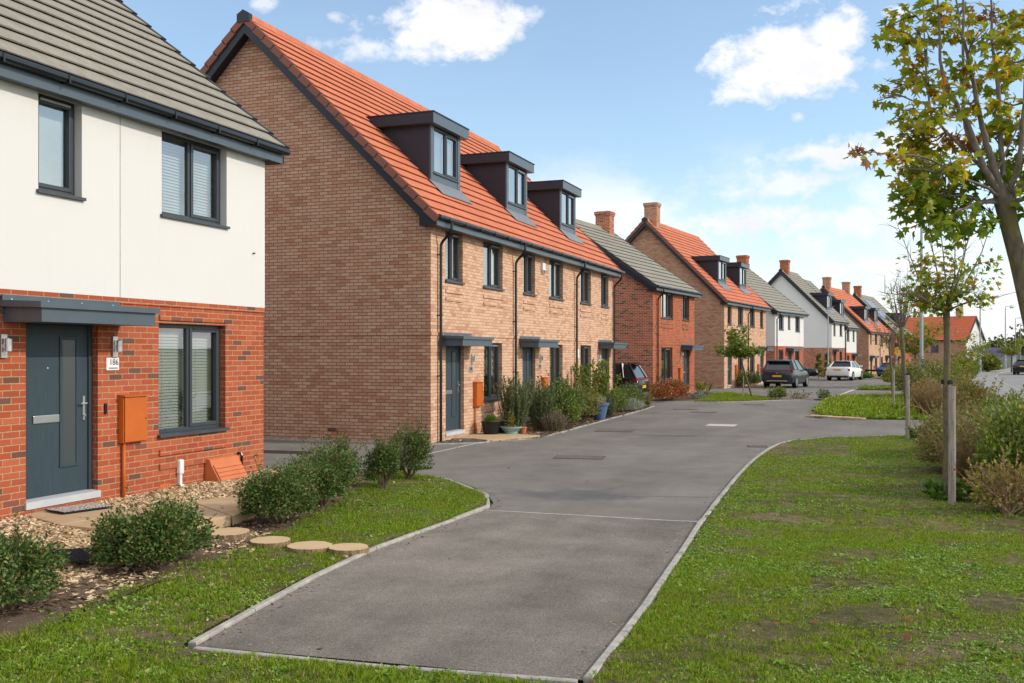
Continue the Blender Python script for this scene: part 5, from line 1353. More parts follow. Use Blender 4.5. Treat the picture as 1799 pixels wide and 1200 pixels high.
# big maple close to the camera on the right, part of its crown in the picture
def near_maple():
    rr = random.Random(3)
    fork = V3((.49,5.0,2.70)); base = V3((.86,5.12,0))
    root = empty('maple_tree', base, 0, 'big close maple with yellowing leaves on smooth grey upright stems', 'tree', GT)
    rt = V3((.9357,.3528,0)); fw = V3((-.3528,.9357,0)); up = V3((0,0,1))
    W = lambda px, py, dp=0.0: V3((0,0,2.0))+(fw+rt*((px-899.5)/1750)+up*((621-py)/1750))*(4.5+dp)-base
    mb = MB()
    tr = [V3((0,0,-.05)),V3((-.02,-.01,.5)),V3((-.08,-.03,1.2)),W(1830,640),W(1808,540),W(1790,460),W(1774,400),W(1764,352),W(1756,330)]
    mb.tube(tr, [.050,.046,.043,.041,.040,.039,.038,.044,.030], 14)
    mb.build('trunk', M['bark'], root, smooth=True)
    lines = [([(1760,350),(1733,300),(1700,235),(1693,196),(1690,70),(1680,0),(1672,-160)],.15,.017),
             ([(1755,345),(1726,290),(1698,213),(1670,168),(1651,105),(1647,0),(1640,-170)],-.25,.019),
             ([(1766,350),(1745,290),(1733,252),(1726,224),(1712,150),(1691,63),(1693,0),(1700,-180)],-.1,.022),
             ([(1770,350),(1762,300),(1752,150),(1744,80),(1740,0),(1738,-160)],.35,.018),
             ([(1755,348),(1740,333),(1684,308),(1628,276),(1560,271),(1505,262)],-.35,.010),
             ([(1755,345),(1726,297),(1677,245),(1635,203),(1628,140),(1624,35),(1615,-80)],.3,.013),
             ([(1756,352),(1722,353),(1690,343),(1656,345),(1630,365)],.1,.013),
             ([(1758,356),(1715,356),(1680,372),(1665,392)],-.15,.011),
             ([(1775,350),(1800,310),(1830,240),(1850,120),(1860,0),(1866,-150)],.2,.019),
             ([(1775,350),(1812,320),(1860,270),(1905,170),(1925,20),(1930,-120)],-.2,.019),
             ([(1778,355),(1830,338),(1900,322),(1965,290),(2030,270)],.1,.014),
             ([(1770,348),(1790,290),(1800,180),(1806,60),(1810,-130)],-.35,.017),
             ([(1760,345),(1745,310),(1765,270),(1792,215),(1815,150)],.05,.009)]
    tw = MB(); ends = []
    for L, dp, r in lines:
        n = len(L); pl = [W(x,y,dp*(i/(n-1))**.8) for i,(x,y) in enumerate(L)]
        fine = []
        for i in range(n-1):
            for k in range(3):
                t = k/3; p = pl[i].lerp(pl[i+1],t); fine.append(p+V3((rr.uniform(-1,1),rr.uniform(-1,1),rr.uniform(-1,1)))*.004)
        fine.append(pl[-1]); m = len(fine)
        tw.tube(fine, [r*.84*(1-.88*i/(m-1)) for i in range(m)], 8)
        ends.append(fine)
    allp = [p for f in ends for p in f[3:]]
    clumps = [(1640,372,.15,75,'g',.2),(1602,352,.10,50,'g',.1),(1690,388,.11,50,'g',-.1),(1660,335,.08,26,'m',.15),(1592,285,.08,34,'m',.05),(1508,262,.035,9,'r',-.35),(1532,268,.025,4,'m',-.35),(1572,268,.03,6,'m',-.3),
              (1622,258,.08,32,'m',.2),(1600,205,.08,30,'m',.25),(1606,135,.07,26,'m',.3),(1560,150,.045,9,'m',.3),(1612,95,.06,20,'m',.25),(1582,30,.08,34,'m',.25),(1640,25,.08,28,'m',-.2),(1690,115,.07,26,'m',-.1),(1670,160,.05,12,'m',-.2),
              (1645,300,.09,38,'m',.1),(1685,240,.06,18,'r',.1),(1715,262,.07,22,'d',.0),(1745,230,.09,34,'m',.2),(1780,285,.12,60,'g',.2),(1795,215,.10,46,'m',.1),(1775,120,.08,24,'m',.3),(1790,30,.08,34,'m',.3),(1735,20,.06,16,'r',.3),(1755,180,.06,18,'m',-.2),
              (1720,310,.09,36,'g',.15),(1755,60,.05,10,'m',.2),(1830,330,.14,70,'g',0),(1880,260,.16,80,'m',.1),(1940,180,.18,80,'m',0),(1860,80,.16,70,'m',.2),(1900,-60,.2,80,'m',0),(1700,-70,.14,50,'m',.1),(1620,-70,.12,46,'m',.1),(1780,-120,.18,70,'m',0),(1980,290,.14,60,'g',0),(1920,345,.12,50,'g',.2),(1735,385,.06,16,'g',.1),(1600,240,.09,34,'m',.2),(1640,205,.07,24,'m',-.2),(1665,62,.06,20,'m',.1),(1718,140,.07,22,'m',.25),(1702,185,.05,14,'m',-.1),(1606,312,.09,36,'m',-.1),(1566,62,.05,16,'m',.2),(1630,150,.07,22,'m',-.1),(1655,250,.07,24,'m',.3),(1760,110,.07,22,'m',-.2),(1775,65,.08,28,'m',0),(1600,60,.07,22,'m',-.1),(1548,170,.03,6,'m',.2),(1720,60,.06,18,'m',-.2),(1690,20,.07,20,'m',.2),(1680,290,.07,22,'m',-.2),(1620,330,.08,26,'g',-.2),(1670,345,.08,26,'g',.2)]
    bag = {'g':[], 'm':[], 'r':[], 'd':[]}
    for px, py, r, n, kind, dp in clumps:
        c = W(px,py,dp+rr.uniform(-.08,.08))
        q = min(allp, key=lambda p: (p-c).length+max(0,(p.z-c.z))*.5)
        hub = q.lerp(c,.6)+V3((rr.uniform(-1,1),rr.uniform(-1,1),rr.uniform(-1,1)))*.03; tw.tube([q, q.lerp(hub,.5)+V3((0,0,-.012)), hub],[.005,.004,.003],5)
        for k in range(6):
            e = c+V3((rr.uniform(-1,1),rr.uniform(-1,1),rr.uniform(-.8,1)))*r*.9; st = hub if k % 2 else hub.lerp(q, rr.uniform(.1,.5)); md = st.lerp(e,.5)+V3((rr.uniform(-1,1),rr.uniform(-1,1),rr.uniform(-.5,1)))*r*.25
            tw.tube([st,md,e],[.0028,.002,.001],4)
        for k in range(int(n*1.75)):
            d = V3((rr.gauss(0,1),rr.gauss(0,1),rr.gauss(0,1))).normalized()*r*rr.random()**.5
            bag[kind].append(tuple(c+V3((d.x*1.1,d.y*1.3,d.z*.95))))
    tw.build('branches', M['twig'], root, smooth=True)
    for kind, mat, s in (('g','lf_maple_green',.080),('m','lf_maple',.076),('r','lf_maple_red',.062),('d','lf_dead',.05)):
        P = np.array(bag[kind]); n = len(P)
        D = np.column_stack([rng.normal(size=(n,2))*.8, np.full(n,-.5)])
        leaves('crown', P, s*rng.uniform(.55,1.15,n), mat, root, 'maple', D, .4, np.column_stack([rng.normal(size=(n,2))*.5+np.array([.3,-.2]), np.full(n,.8)]), .5)
near_maple()

# stakes
SG = 'grey timber stakes holding the young trees'
def stake(label, x, y, h, r=.047, tie=None):
    root = empty('timber_stake', (x,y,g(x,y)), 0, label, 'stake', SG)
    MB().tube([(0,0,-.1),(.003,0,h*.5),(0,.002,h)], [r,r*.98,r*.97], 14).build('post', M['stake'], root, smooth=False)
    mb = MB()
    for z in (.35,.75,1.1,1.4):
        if z < h: mb.tube([(r*.35,-r*.93,z),(r*.37,-r*1.02,z)],[.006,.006],6)
    mb.build('nail', M['iron'], root)
    if tie:
        tx, ty = tie; MB().box(min(-.05,tx),.05,-.02,.02,h-.10,h-.0).build('tie_block', M['stake'], root)
        MB().lathe([(.07,h-.035),(.078,h-.03),(.078,h+.02),(.07,h+.025)],0,0,16).build('rubber_tie', M['rubber'], root, loc=(tx*.3,ty,0))
stake('front grey stake of the pair, standing on the lawn with nail heads', .785, 14.20, 1.57, .048)
stake('rear grey stake of the pair, carrying the block and black rubber tie', .775, 15.05, 1.62, .046, tie=(-.08,-.38))
stake('slender grey stake of the nearly leafless tree by the path', .43, 24.75, 1.5, .046, tie=(.06,.5))
stake('second stake hidden behind the slender one at the path', .44, 25.75, 1.45, .043)
stake('stake of the thin rusty leaved tree in the weedy verge', .20, 39.3, 1.42, .046)
stake('short white stake crossing the leaning sapling', -6.05, 45.4, 1.0, .03)
stake('pale square post under the orange turning maple', 1.75, 62.3, 1.75, .07)

# far woodland and hills
def woodland():
    P = []; S = []
    for k in range(150):
        t = rnd.random(); x = -60+200*t+rnd.uniform(-6,6); y = 275+rnd.uniform(-18,60)-abs(t-.5)*30
        h = rnd.uniform(7.5,11); r = rnd.uniform(3,5); n = 260
        q, o, c = blob_points(n, r, r, h*.8, 10, .42, seed=k); q[:,2] += h*.12; P.append(q+np.array([x,y,-.8])); S.append(np.full(n, .85))
    P = np.concatenate(P); S = np.concatenate(S)*rng.uniform(.6,1.4,len(P))
    tag(leaves('woodland', P, S, 'wood_far', None, 'round', None, .6), kind='stuff')
woodland()
mb = MB(); n = 90
for i in range(n+1):
    x = -2600+i*75; h = 15+8*math.sin(i*.21)+4*math.sin(i*.53+1)
    for dy, z in ((0,-30),(220,h*.7),(500,h),(1100,-30)): mb.v.append((x, 2600+dy-abs(x)*.12, z))
for i in range(n):
    for k in range(3): mb.f.append((i*4+k, (i+1)*4+k, (i+1)*4+k+1, i*4+k+1))
M['hill'] = plain('far_hill_grass', (.085,.115,.06), .95, .1, var=.3, scale=.004)
tag(mb.build('hills', M['hill'], smooth=True), kind='structure')
def big_tree(label, x, y, h, r, n, leaf, mat, group=None):
    root = empty('broadleaf_tree', (x,y,g(x,y)), 0, label, 'tree', group)
    P, o, C = blob_points(n, r, r, h*.62, 22, .34); P[:,2] += h*.36
    leaves('crown', P, leaf*rng.uniform(.6,1.3,n), mat, root, 'round', o+np.array([0,0,.2]), .7, o, .6)
    mb = MB().tube([(0,0,-.6),(.05,0,h*.3),(0,0,h*.6)],[.22,.17,.1],8)
    for c in C[:9]: mb.tube([(0,0,h*.32),(c[0]*.5,c[1]*.5,h*.36+c[2]*.6),(c[0]*.9,c[1]*.9,h*.36+c[2]*.9)],[.09,.05,.02],5)
    mb.build('trunk', M['bark'], root)
big_tree('leafy tree top showing above the orange roof of the end house', 4.5, 172.0, 9.6, 3.6, 3000, .38, 'lf_green')
big_tree('tallest rounded tree standing out of the far woods', 34.0, 245.0, 9.2, 4.2, 2600, .6, 'wood_far')

# topiary by the parked cars
for lb, x, y, h in (('tall spiral clipped conifer beside the white car', -5.06, 81.4, 2.0),('shorter spiral clipped conifer close behind the white car roof', -4.6, 85.0, 2.1)):
    root = empty('spiral_conifer', (x,y,0), 0, lb, 'shrub', 'clipped conifers by the white car')
    n = 3000; t = rng.uniform(0,1,n); a = t*6.28*3.2+rng.normal(size=n)*.9; rr_ = .40*(1-t*.72)*(.45+.55*np.abs(np.cos((t*6.28*3.2)%6.28*.5)))
    P = np.column_stack([np.cos(a)*rr_, np.sin(a)*rr_, .12+t*(h-.15)])
    leaves('foliage', P, .10*rng.uniform(.6,1.2,n), 'lf_green', root, 'narrow', np.column_stack([np.cos(a),np.sin(a),np.full(n,.8)]), .4, None, 1.0, 2.0)
    MB().tube([(0,0,0),(0,0,h*.9)],[.03,.012],6).build('stem', M['stem'], root)

# ------------------------------------------------------------------ street furniture
M['galv'] = plain('galvanised_steel', (.33,.36,.39), .45, .5, .5, .08)
LGp = 'street lighting columns'
def lamp_post(label, x, y, h=8.0, r=.075, arm=1.0, ang=0.0, base=True):
    root = empty('street_lamp', (x,y,g(x,y)), ang, label, 'street lamp', LGp)
    mb = MB(); mb.tube([(0,0,-.1),(0,0,1.25),(0,0,1.3),(0,0,h-.12)],[r*1.35,r*1.35,r,r*.62],12); mb.build('column', M['galv'], root)
    MB().tube([(0,0,h-.16),(.02,0,h-.04),(.12,0,h),(arm*.55,0,h+.02)],[.04,.04,.035,.03],8).build('bracket', M['galv'], root)
    MB().prism_y([(arm*.45,h-.02),(arm,h+.0),(arm,h+.05),(arm*.5,h+.09)],-.13,.13).build('lantern', M['grey'], root, bevel=.02)
lamp_post('tall grey street light column rising behind the staked maple', 1.43, 48.6, 8.0, .085)
lamp_post('street light carrying the small dark banner sign', 8.95, 113.4, 8.0, .085)
lamp_post('street light standing just past the round yellow green tree', 14.05, 141.0, 8.0, .085)
lamp_post('third street light along the road towards the far woods', 20.3, 188.2, 8.0, .085)
lamp_post('fourth street light along the road, beyond the third', 24.7, 220.8, 8.0, .085)
lamp_post('distant street light on the opposite footway, its arm reaching back over the road', 29.0, 243.5, 8.0, .085, -1.0)
lamp_post('most distant street light of the road', 33.0, 272.0, 8.0, .085)
lamp_post('slim parking court light pole in front of the white gable', -4.19, 78.6, 5.5, .055, .45)
lpb = empty('banner_sign', (8.95,113.15,2.1), R(-20), 'dark banner with red corner fixed to the lamp column at the pavement', 'sign')
M['signdark'] = plain('banner_dark_print', (.05,.035,.075), .6, .3); M['signred'] = plain('banner_red_print', (.42,.03,.03), .6, .3); M['signyellow'] = plain('sign_yellow', (.75,.50,.03), .5, .3); M['signblue'] = plain('sign_blue', (.03,.12,.42), .5, .3)
MB().box(-.28,.28,-.03,-.0,0,.62).build('board', M['signdark'], lpb)
MB().box(-.30,.30,-.035,.005,.62,.70).build('top_rail', M['white'], lpb)
MB().poly([(.02,-.036,.0),(.27,-.036,.0),(.27,-.036,.34),(.02,-.036,.2)]).build('red_corner', M['signred'], lpb)
def post_sign(name, label, x, y, h, parts, r=.035):
    root = empty(name, (x,y,g(x,y)), R(-20), label, 'sign', 'small signs on posts')
    MB().tube([(0,0,-.1),(0,0,h)],r,10).build('post', M['galv'], root)
    for nm, w, z0, z1, m in parts: MB().box(-w/2,w/2,-r-.02,-r-.005,z0,z1).build(nm, M[m], root)
post_sign('bus_stop_sign', 'blue sign plate on a thin post before the bannered column', 8.35, 107.6, 2.75, [('blue_plate',.42,2.2,2.65,'signblue'),('lower_plate',.3,2.05,2.17,'white')])
post_sign('bus_stop_sign', 'slim post with a dark top plate and yellow notice beyond the black rail', .62, 75.0, 2.75, [('top_plate',.30,2.45,2.75,'signdark'),('yellow_notice',.30,1.95,2.38,'signyellow')])
rl = empty('low_rail', (-1.0,85.2,g(-1,85)), R(-20), 'low black metal rail on two posts in front of the far terrace', 'railing')
MB().box(-.75,.75,-.05,.05,.55,.70).build('rail', M['black'], rl)
for sx in (-.70,.70): MB().box(sx-.05,sx+.05,-.05,.05,-.2,.56).build('post', M['black'], rl)
fn = empty('metal_fence', (16.5,160,0), R(-12), 'pale metal palisade fence in front of the purple roofed hut', 'fence')
mb = MB()
for k in range(90): mb.box(-7+k*.16,-6.93+k*.16,-.02,.02,0,1.7)
mb.build('pales', M['galv'], fn); MB().box(-7,7.5,.02,.06,.3,.36).box(-7,7.5,.02,.06,1.3,1.36).build('rails', M['galv'], fn)
M['purple'] = plain('purple_roof_sheet', (.10,.075,.20), .6, .3)
hut = empty('hut', (15.6,168,-.1), R(-15), 'small hut with a purple roof behind the palisade fence', 'hut')
MB().box(-2.2,2.2,0,3,0,1.7).build('wall', M['galv'], hut)
MB().prism_x([(-.3,1.7),(3.3,1.7),(1.5,3.0)],-2.4,2.4).build('roof', M['purple'], hut)

# ironwork set in the drive
CV = 'covers and gullies set in the drive'
def cover(name, label, x, y, w, d, mat, rot=0, grid=True, frame=True):
    root = empty(name, (x,y,g(x,y)+.004), R(rot), label, 'drain cover', CV)
    MB().box(-w/2,w/2,-d/2,d/2,-.02,.003).build('frame', M[mat], root)
    if grid:
        mb = MB(); nx, ny = max(2,int(w/.09)), max(2,int(d/.09))
        for i in range(nx):
            for j in range(ny):
                a, b = -w/2+.03+i*(w-.06)/nx, -d/2+.03+j*(d-.06)/ny; mb.box(a+.012,a+(w-.06)/nx-.012,b+.012,b+(d-.06)/ny-.012,.003,.009)
        mb.build('raised_pattern', M['asphalt'], root)
cover('manhole_cover', 'nearest rusty rectangular inspection cover in the drive', -5.55, 18.4, .95, .62, 'iron', 8)
cover('manhole_cover', 'rusty inspection cover close to the terrace bed, level with the blue pot', -6.6, 25.0, .95, .65, 'iron', 5)
cover('manhole_cover', 'far rusty cover, farther of the touching two', -6.75, 35.5, .85, .6, 'iron', 0)
cover('manhole_cover', 'far rusty cover, the nearer of the touching two', -5.85, 34.0, .85, .6, 'iron', 0)
cover('manhole_cover', 'thin rusty cover near the grass strip with the sapling', -4.9, 39.8, .8, .5, 'iron', 0)
cover('inspection_slab', 'pale grey concrete inspection slab in the middle of the drive', -4.33, 28.0, .78, .75, 'slabgrey', 0, grid=False)
cover('gully_grate', 'dark gully grate by the curved lawn edging', -2.62, 21.9, .42, .42, 'iron', 10)
mb = MB(); ring = [(1.5*math.cos(a)*(1+.25*math.sin(3*a)), .42*math.sin(a)*(1+.2*math.sin(2*a+1))) for a in [i*.2618 for i in range(24)]]
o = mb.prism_z(ring, -.01, .003).build('wet_patch', M['stain'], loc=(-11.7,17.1,g(-11.7,17.1)+.003)); tag(o, kind='structure')
o.rotation_euler = (0,0,R(4))

# ------------------------------------------------------------------ cars
def paint(name, c, metal=.3, rough=.25):
    t = NT(name); t.base(c, rough, .5, metal); t.bsdf.inputs['Coat Weight'].default_value = .18; t.bsdf.inputs['Coat Roughness'].default_value = .04
    return t.m
M['p_grey'] = paint('dark_blue_grey_paint', (.016,.023,.034), 0); M['p_white'] = paint('white_car_paint', (.78,.78,.77), 0, .3); M['p_black'] = paint('black_car_paint', (.008,.009,.012)); M['p_blue'] = paint('blue_car_paint', (.03,.14,.38)); M['p_silver'] = paint('silver_car_paint', (.45,.46,.47), .6)
M['carglass'] = NT('dark_car_glass').base((.015,.018,.02), .06, .7)
M['tail'] = NT('red_tail_light').base((.34,.012,.018), .2, .6)
M['plate'] = plain('yellow_plate', (.70,.40,.015), .5, .3, var=.03); M['tyre'] = plain('tyre_rubber', (.014,.014,.015), .85, .2); M['trim'] = plain('dark_bumper_plastic', (.03,.031,.033), .6, .3)
CARS = 'cars in the street'
def car(label, x, y, heading, kind, pm, z=0.0):
    suv = kind == 'suv'
    if suv: L, Wd, zr = 4.48, .925, 1.64
    else: L, Wd, zr = 4.85, .92, 1.45
    root = empty('parked_car', (x,y,z), -R(heading), label, 'car', CARS)
    root.name = 'parked_car'
    if suv: sec = [(0.0,.80,.42,.92),(.05,.87,.34,1.02),(.22,.915,.27,1.09),(.9,.925,.22,1.10),(2.6,.925,.21,1.07),(3.2,.92,.22,1.03),(3.9,.90,.25,.95),(4.3,.84,.30,.82),(4.46,.72,.36,.66)]
    else: sec = [(0.0,.78,.40,.86),(.06,.86,.30,.98),(.35,.91,.24,1.02),(1.1,.92,.20,1.0),(2.9,.92,.19,.96),(3.5,.915,.20,.93),(4.2,.89,.22,.84),(4.65,.82,.28,.70),(4.83,.66,.34,.58)]
    mb = MB(); k = 10
    for yy, w, zb, zt in sec:
        h = zt-zb
        for u, v in ((-.86,0),(-.97,.10),(-1.0,.38),(-.985,.66),(-.93,.94),(-.82,1.0),(.82,1.0),(.93,.94),(.985,.66),(1.0,.38),(.97,.10),(.86,0)): mb.v.append((u*w, yy-L/2, zb+v*h))
    k = 12
    for i in range(len(sec)-1):
        for j in range(k):
            j2 = (j+1) % k; mb.f.append((i*k+j, (i+1)*k+j, (i+1)*k+j2, i*k+j2))
    mb.f.append(tuple(range(k))); mb.f.append(tuple((len(sec)-1)*k+j for j in reversed(range(k))))
    body = mb.build('body', M[pm], root, smooth=True); body.modifiers.new('es','EDGE_SPLIT').split_angle = R(42)
    if suv: gh = [(.12,.80,1.04),(3.22,.83,1.0)]; rf = [(.42,.62),(2.35,.64)]
    else: gh = [(.98,.80,.98),(3.45,.82,.94)]; rf = [(1.55,.60),(2.65,.62)]
    A_ = [(-gh[0][1],gh[0][0]-L/2,gh[0][2]),(gh[0][1],gh[0][0]-L/2,gh[0][2]),(gh[1][1],gh[1][0]-L/2,gh[1][2]),(-gh[1][1],gh[1][0]-L/2,gh[1][2])]
    B_ = [(-rf[0][1],rf[0][0]-L/2,zr-.05),(rf[0][1],rf[0][0]-L/2,zr-.05),(rf[1][1],rf[1][0]-L/2,zr-.03),(-rf[1][1],rf[1][0]-L/2,zr-.03)]
    for nm, q in (('rear_window',(A_[0],A_[1],B_[1],B_[0])),('side_window',(A_[1],A_[2],B_[2],B_[1])),('windscreen',(A_[2],A_[3],B_[3],B_[2])),('side_window',(A_[3],A_[0],B_[0],B_[3]))):
        MB().poly(q).build(nm, M['carglass'], root)
    rp = MB(); n = 6
    for i in range(n+1):
        t = i/n; yy = rf[0][0]-.10+(rf[1][0]+.06-rf[0][0]+.10)*t-L/2; hh = .035*math.sin(math.pi*(.15+.75*t)); w = .65
        for u, zz in ((-1,-.06),(-.9,.0),(-.4,hh),(.4,hh),(.9,.0),(1,-.06)): rp.v.append((u*w, yy, zr-.035+zz))
    for i in range(n):
        for j in range(5): rp.f.append((i*6+j,(i+1)*6+j,(i+1)*6+j+1,i*6+j+1))
    rp.build('roof', M[pm], root, smooth=True)
    pl = MB()
    def pillar(a, b, r):
        MB().tube([a,b],r,6).build('pillar', M[pm], root)
    for a, b in zip(A_, B_): pillar(a, b, [.055,.04])
    for s in (-1,1):
        m = .52; a = tuple(A_[1 if s>0 else 0][i]*(1-m)+A_[2 if s>0 else 3][i]*m for i in range(3)); b = tuple(B_[1 if s>0 else 0][i]*(1-m)+B_[2 if s>0 else 3][i]*m for i in range(3)); pillar(a,b,[.035,.03])
        if suv:
            m = .16; a = tuple(A_[1 if s>0 else 0][i]*(1-m)+A_[2 if s>0 else 3][i]*m for i in range(3)); b = tuple(B_[1 if s>0 else 0][i]*(1-m)+B_[2 if s>0 else 3][i]*m for i in range(3)); pillar(a,b,[.10,.08])
    if suv: MB().prism_x([(rf[0][0]-.26-L/2,zr-.10),(rf[0][0]+.05-L/2,zr-.03),(rf[0][0]+.05-L/2,zr+.0),(rf[0][0]-.26-L/2,zr-.06)],-.62,.62).build('spoiler', M[pm], root)
    wr = .345 if suv else .33
    for yy in (.88 if suv else .98, 3.52 if suv else 3.85):
        for s in (-1,1):
            wh = empty_part('wheel', root, (s*(Wd-.11), yy-L/2, wr))
            ty = MB().lathe([(wr*.62,-.11),(wr*.96,-.11),(wr,-.07),(wr,.07),(wr*.96,.11),(wr*.62,.11)],0,0,22); o = ty.build('tyre', M['tyre'], wh); o.rotation_euler = (0,R(90),0)
            rim = MB()
            for q in range(5):
                a = q*6.283/5; rim.prism_z([(wr*.6*math.cos(a-.16),wr*.6*math.sin(a-.16)),(wr*.6*math.cos(a+.16),wr*.6*math.sin(a+.16)),(.05*math.cos(a+.8),.05*math.sin(a+.8)),(.05*math.cos(a-.8),.05*math.sin(a-.8))],.085,.112)
            rim.lathe([(wr*.60,.07),(wr*.64,.07),(wr*.64,.118),(wr*.60,.118)],0,0,20); o = rim.build('rim', M['silver'], wh); o.rotation_euler = (0,R(90*s),0)
            ar = MB(); nn = 14; r0 = wr+.055
            pts = [(yy-L/2+r0*math.cos(math.pi*i/nn), wr+r0*math.sin(math.pi*i/nn)) for i in range(nn+1)]
            ar.prism_x([(p,q) for p,q in pts]+[(yy-L/2-r0,.18),(yy-L/2+r0,.18)][:0], s*(Wd-.09), s*(Wd+.004)) ; ar.build('wheel_arch', M['trim'], root)
    ztl = .93 if suv else .82
    for s in (-1,1):
        if suv: MB().prism_y([(s*.30,ztl+.04),(s*.895,ztl-.02),(s*.91,ztl+.10),(s*.30,ztl+.085)][::s],-.028-L/2+.06,.20-L/2).build('tail_light', M['tail'], root)
        else: MB().prism_y([(s*.52,ztl-.08),(s*.87,ztl-.10),(s*.885,ztl+.06),(s*.60,ztl+.05)][::s],-.028-L/2+.04,.16-L/2).build('tail_light', M['tail'], root)
        MB().prism_z([(s*.90,gh[1][0]-.35-L/2),(s*1.09,gh[1][0]-.38-L/2),(s*1.09,gh[1][0]-.26-L/2),(s*.90,gh[1][0]-.25-L/2)][::s],.98,1.10).build('door_mirror', M[pm], root, bevel=.02)
        MB().box(s*.55,s*.80,L/2-.19,L/2-.10,.62,.72).build('headlight', M['silver'], root)
    if suv: MB().box(-.30,.30,-.032-L/2+.04,.1-L/2,ztl+.045,ztl+.075).build('light_bar', M['tail'], root)
    pz = .70 if suv else .80
    MB().box(-.26,.26,-.02-L/2,.04-L/2,pz-.055,pz+.055).build('number_plate', M['plate'], root)
    MB().box(-.76,.76,-.025-L/2,.2-L/2,.34 if suv else .28,.46 if suv else .38).build('rear_bumper', M['trim'], root, bevel=.02)
    if suv: MB().prism_y([(-.62,.40),(.62,.40),(.55,.46),(-.55,.46)],-.04-L/2,0-L/2).build('skid_plate', M['silver'], root); MB().box(-.06,.06,-.002-L/2,.05-L/2,.86,.895).build('badge', M['silver'], root)
    else: MB().box(-.5,.5,-.022-L/2,.02-L/2,.86,.872).build('chrome_strip', M['silver'], root)
    return root
def empty_part(name, parent, loc):
    o = bpy.data.objects.new(name, None); o.empty_display_size = .1; col.objects.link(o); o.parent = parent; o.location = loc; return o
def place_car(label, rx, ry, heading, kind, pm, z=0.0):
    """rx, ry: middle of the rear bumper on the ground"""
    h = R(heading); L = 4.48 if kind == 'suv' else 4.85
    return car(label, rx+math.sin(h)*L/2, ry+math.cos(h)*L/2, heading, kind, pm, z)
place_car('dark blue grey SUV with a yellow plate parked tail first towards the viewer', -5.95, 58.9, 8.5, 'suv', 'p_grey')
place_car('white saloon car parked beyond the grey SUV, seen from behind', -3.45, 76.6, 11, 'saloon', 'p_white')
place_car('black car half hidden on the drive between the terrace and the red brick house', -8.95, 38.4, -88, 'suv', 'p_black')
place_car('black car seen side on, only its bonnet showing behind the grey SUV', -9.9, 80.7, 84, 'saloon', 'p_black')
place_car('blue car glimpsed behind the bus stop post and bushes', -.2, 103.0, 12, 'saloon', 'p_blue', -.35)
rc = place_car('black saloon with red tail lights driving on the main road', 11.9, 104.6, 12, 'saloon', 'p_black', -.02)
place_car('white car waiting on the main road far ahead of the black saloon', 16.6, 149.0, 62, 'saloon', 'p_white', -.02)
place_car('silver car parked behind the bushes near the bannered column', 9.9, 130.0, 30, 'saloon', 'p_silver', -.02)
place_car('red car far off by the palisade fence', 18.5, 157.0, 70, 'saloon', 'p_red' if 'p_red' in M else 'p_blue', -.02)
M['p_red'] = paint('red_car_paint', (.35,.02,.02), 0)
for o in bpy.data.objects:
    if o.get('label','').startswith('red car far'):
        for ch in o.children:
            if ch.type == 'MESH' and ch.data.materials and ch.data.materials[0] == M['p_blue']: ch.data.materials[0] = M['p_red']

# ------------------------------------------------------------------ light, sky, camera
EL, AZ = R(30), R(13)
sd = Vector((math.cos(EL)*math.cos(AZ), math.cos(EL)*math.sin(AZ), math.sin(EL)))
sun = bpy.data.lights.new('sun', 'SUN'); sun.energy = 2.0; sun.angle = R(.55); sun.color = (1.0,.90,.76)
so = bpy.data.objects.new('sun', sun); col.objects.link(so); so.rotation_euler = (-sd).to_track_quat('-Z','Y').to_euler()
w = bpy.data.worlds.new('World'); scene.world = w; w.use_nodes = True
nt = w.node_tree; N = nt.nodes; Lk = nt.links
bg = N['Background']
sky = N.new('ShaderNodeTexSky'); sky.sky_type = 'NISHITA'; sky.sun_disc = False; sky.sun_elevation = EL; sky.sun_rotation = math.pi/2-AZ
sky.air_density = 1.0; sky.dust_density = .6; sky.ozone_density = 1.2; sky.altitude = 50
def mth(op, a, b=0.0, clamp=False):
    n = N.new('ShaderNodeMath'); n.operation = op; n.use_clamp = clamp
    for i, v in enumerate((a, b)):
        if hasattr(v, 'is_output'): Lk.new(v, n.inputs[i])
        else: n.inputs[i].default_value = v
    return n.outputs[0]
tc = N.new('ShaderNodeTexCoord'); sp = N.new('ShaderNodeSeparateXYZ'); Lk.new(tc.outputs['Generated'], sp.inputs[0])
X_, Y_, Z_ = sp.outputs
azm = mth('ARCTAN2', X_, Y_); elv = mth('ARCSINE', Z_)
cv = N.new('ShaderNodeCombineXYZ'); Lk.new(azm, cv.inputs[0]); Lk.new(mth('MULTIPLY', elv, 1.35), cv.inputs[1])
def nz(scale, detail, rough, vec=None, dist=0.0):
    n = N.new('ShaderNodeTexNoise'); n.inputs['Scale'].default_value = scale; n.inputs['Detail'].default_value = detail; n.inputs['Roughness'].default_value = rough; n.inputs['Distortion'].default_value = dist
    Lk.new(vec or cv.outputs[0], n.inputs['Vector']); return n.outputs['Fac']
n1 = nz(11, 8, .60); n2 = nz(34, 6, .62, None, .3)
pert = mth('ADD', mth('MULTIPLY', mth('SUBTRACT', n1, .5), 1.9), mth('MULTIPLY', mth('SUBTRACT', n2, .5), 1.3))
def dirof(px, py):
    l = (px-899.5)/1750; u = (621-py)/1750; v = Vector((l*.9357-.3528, l*.3528+.9357, u)).normalized()
    return math.atan2(v.x, v.y), math.asin(v.z)
total = None
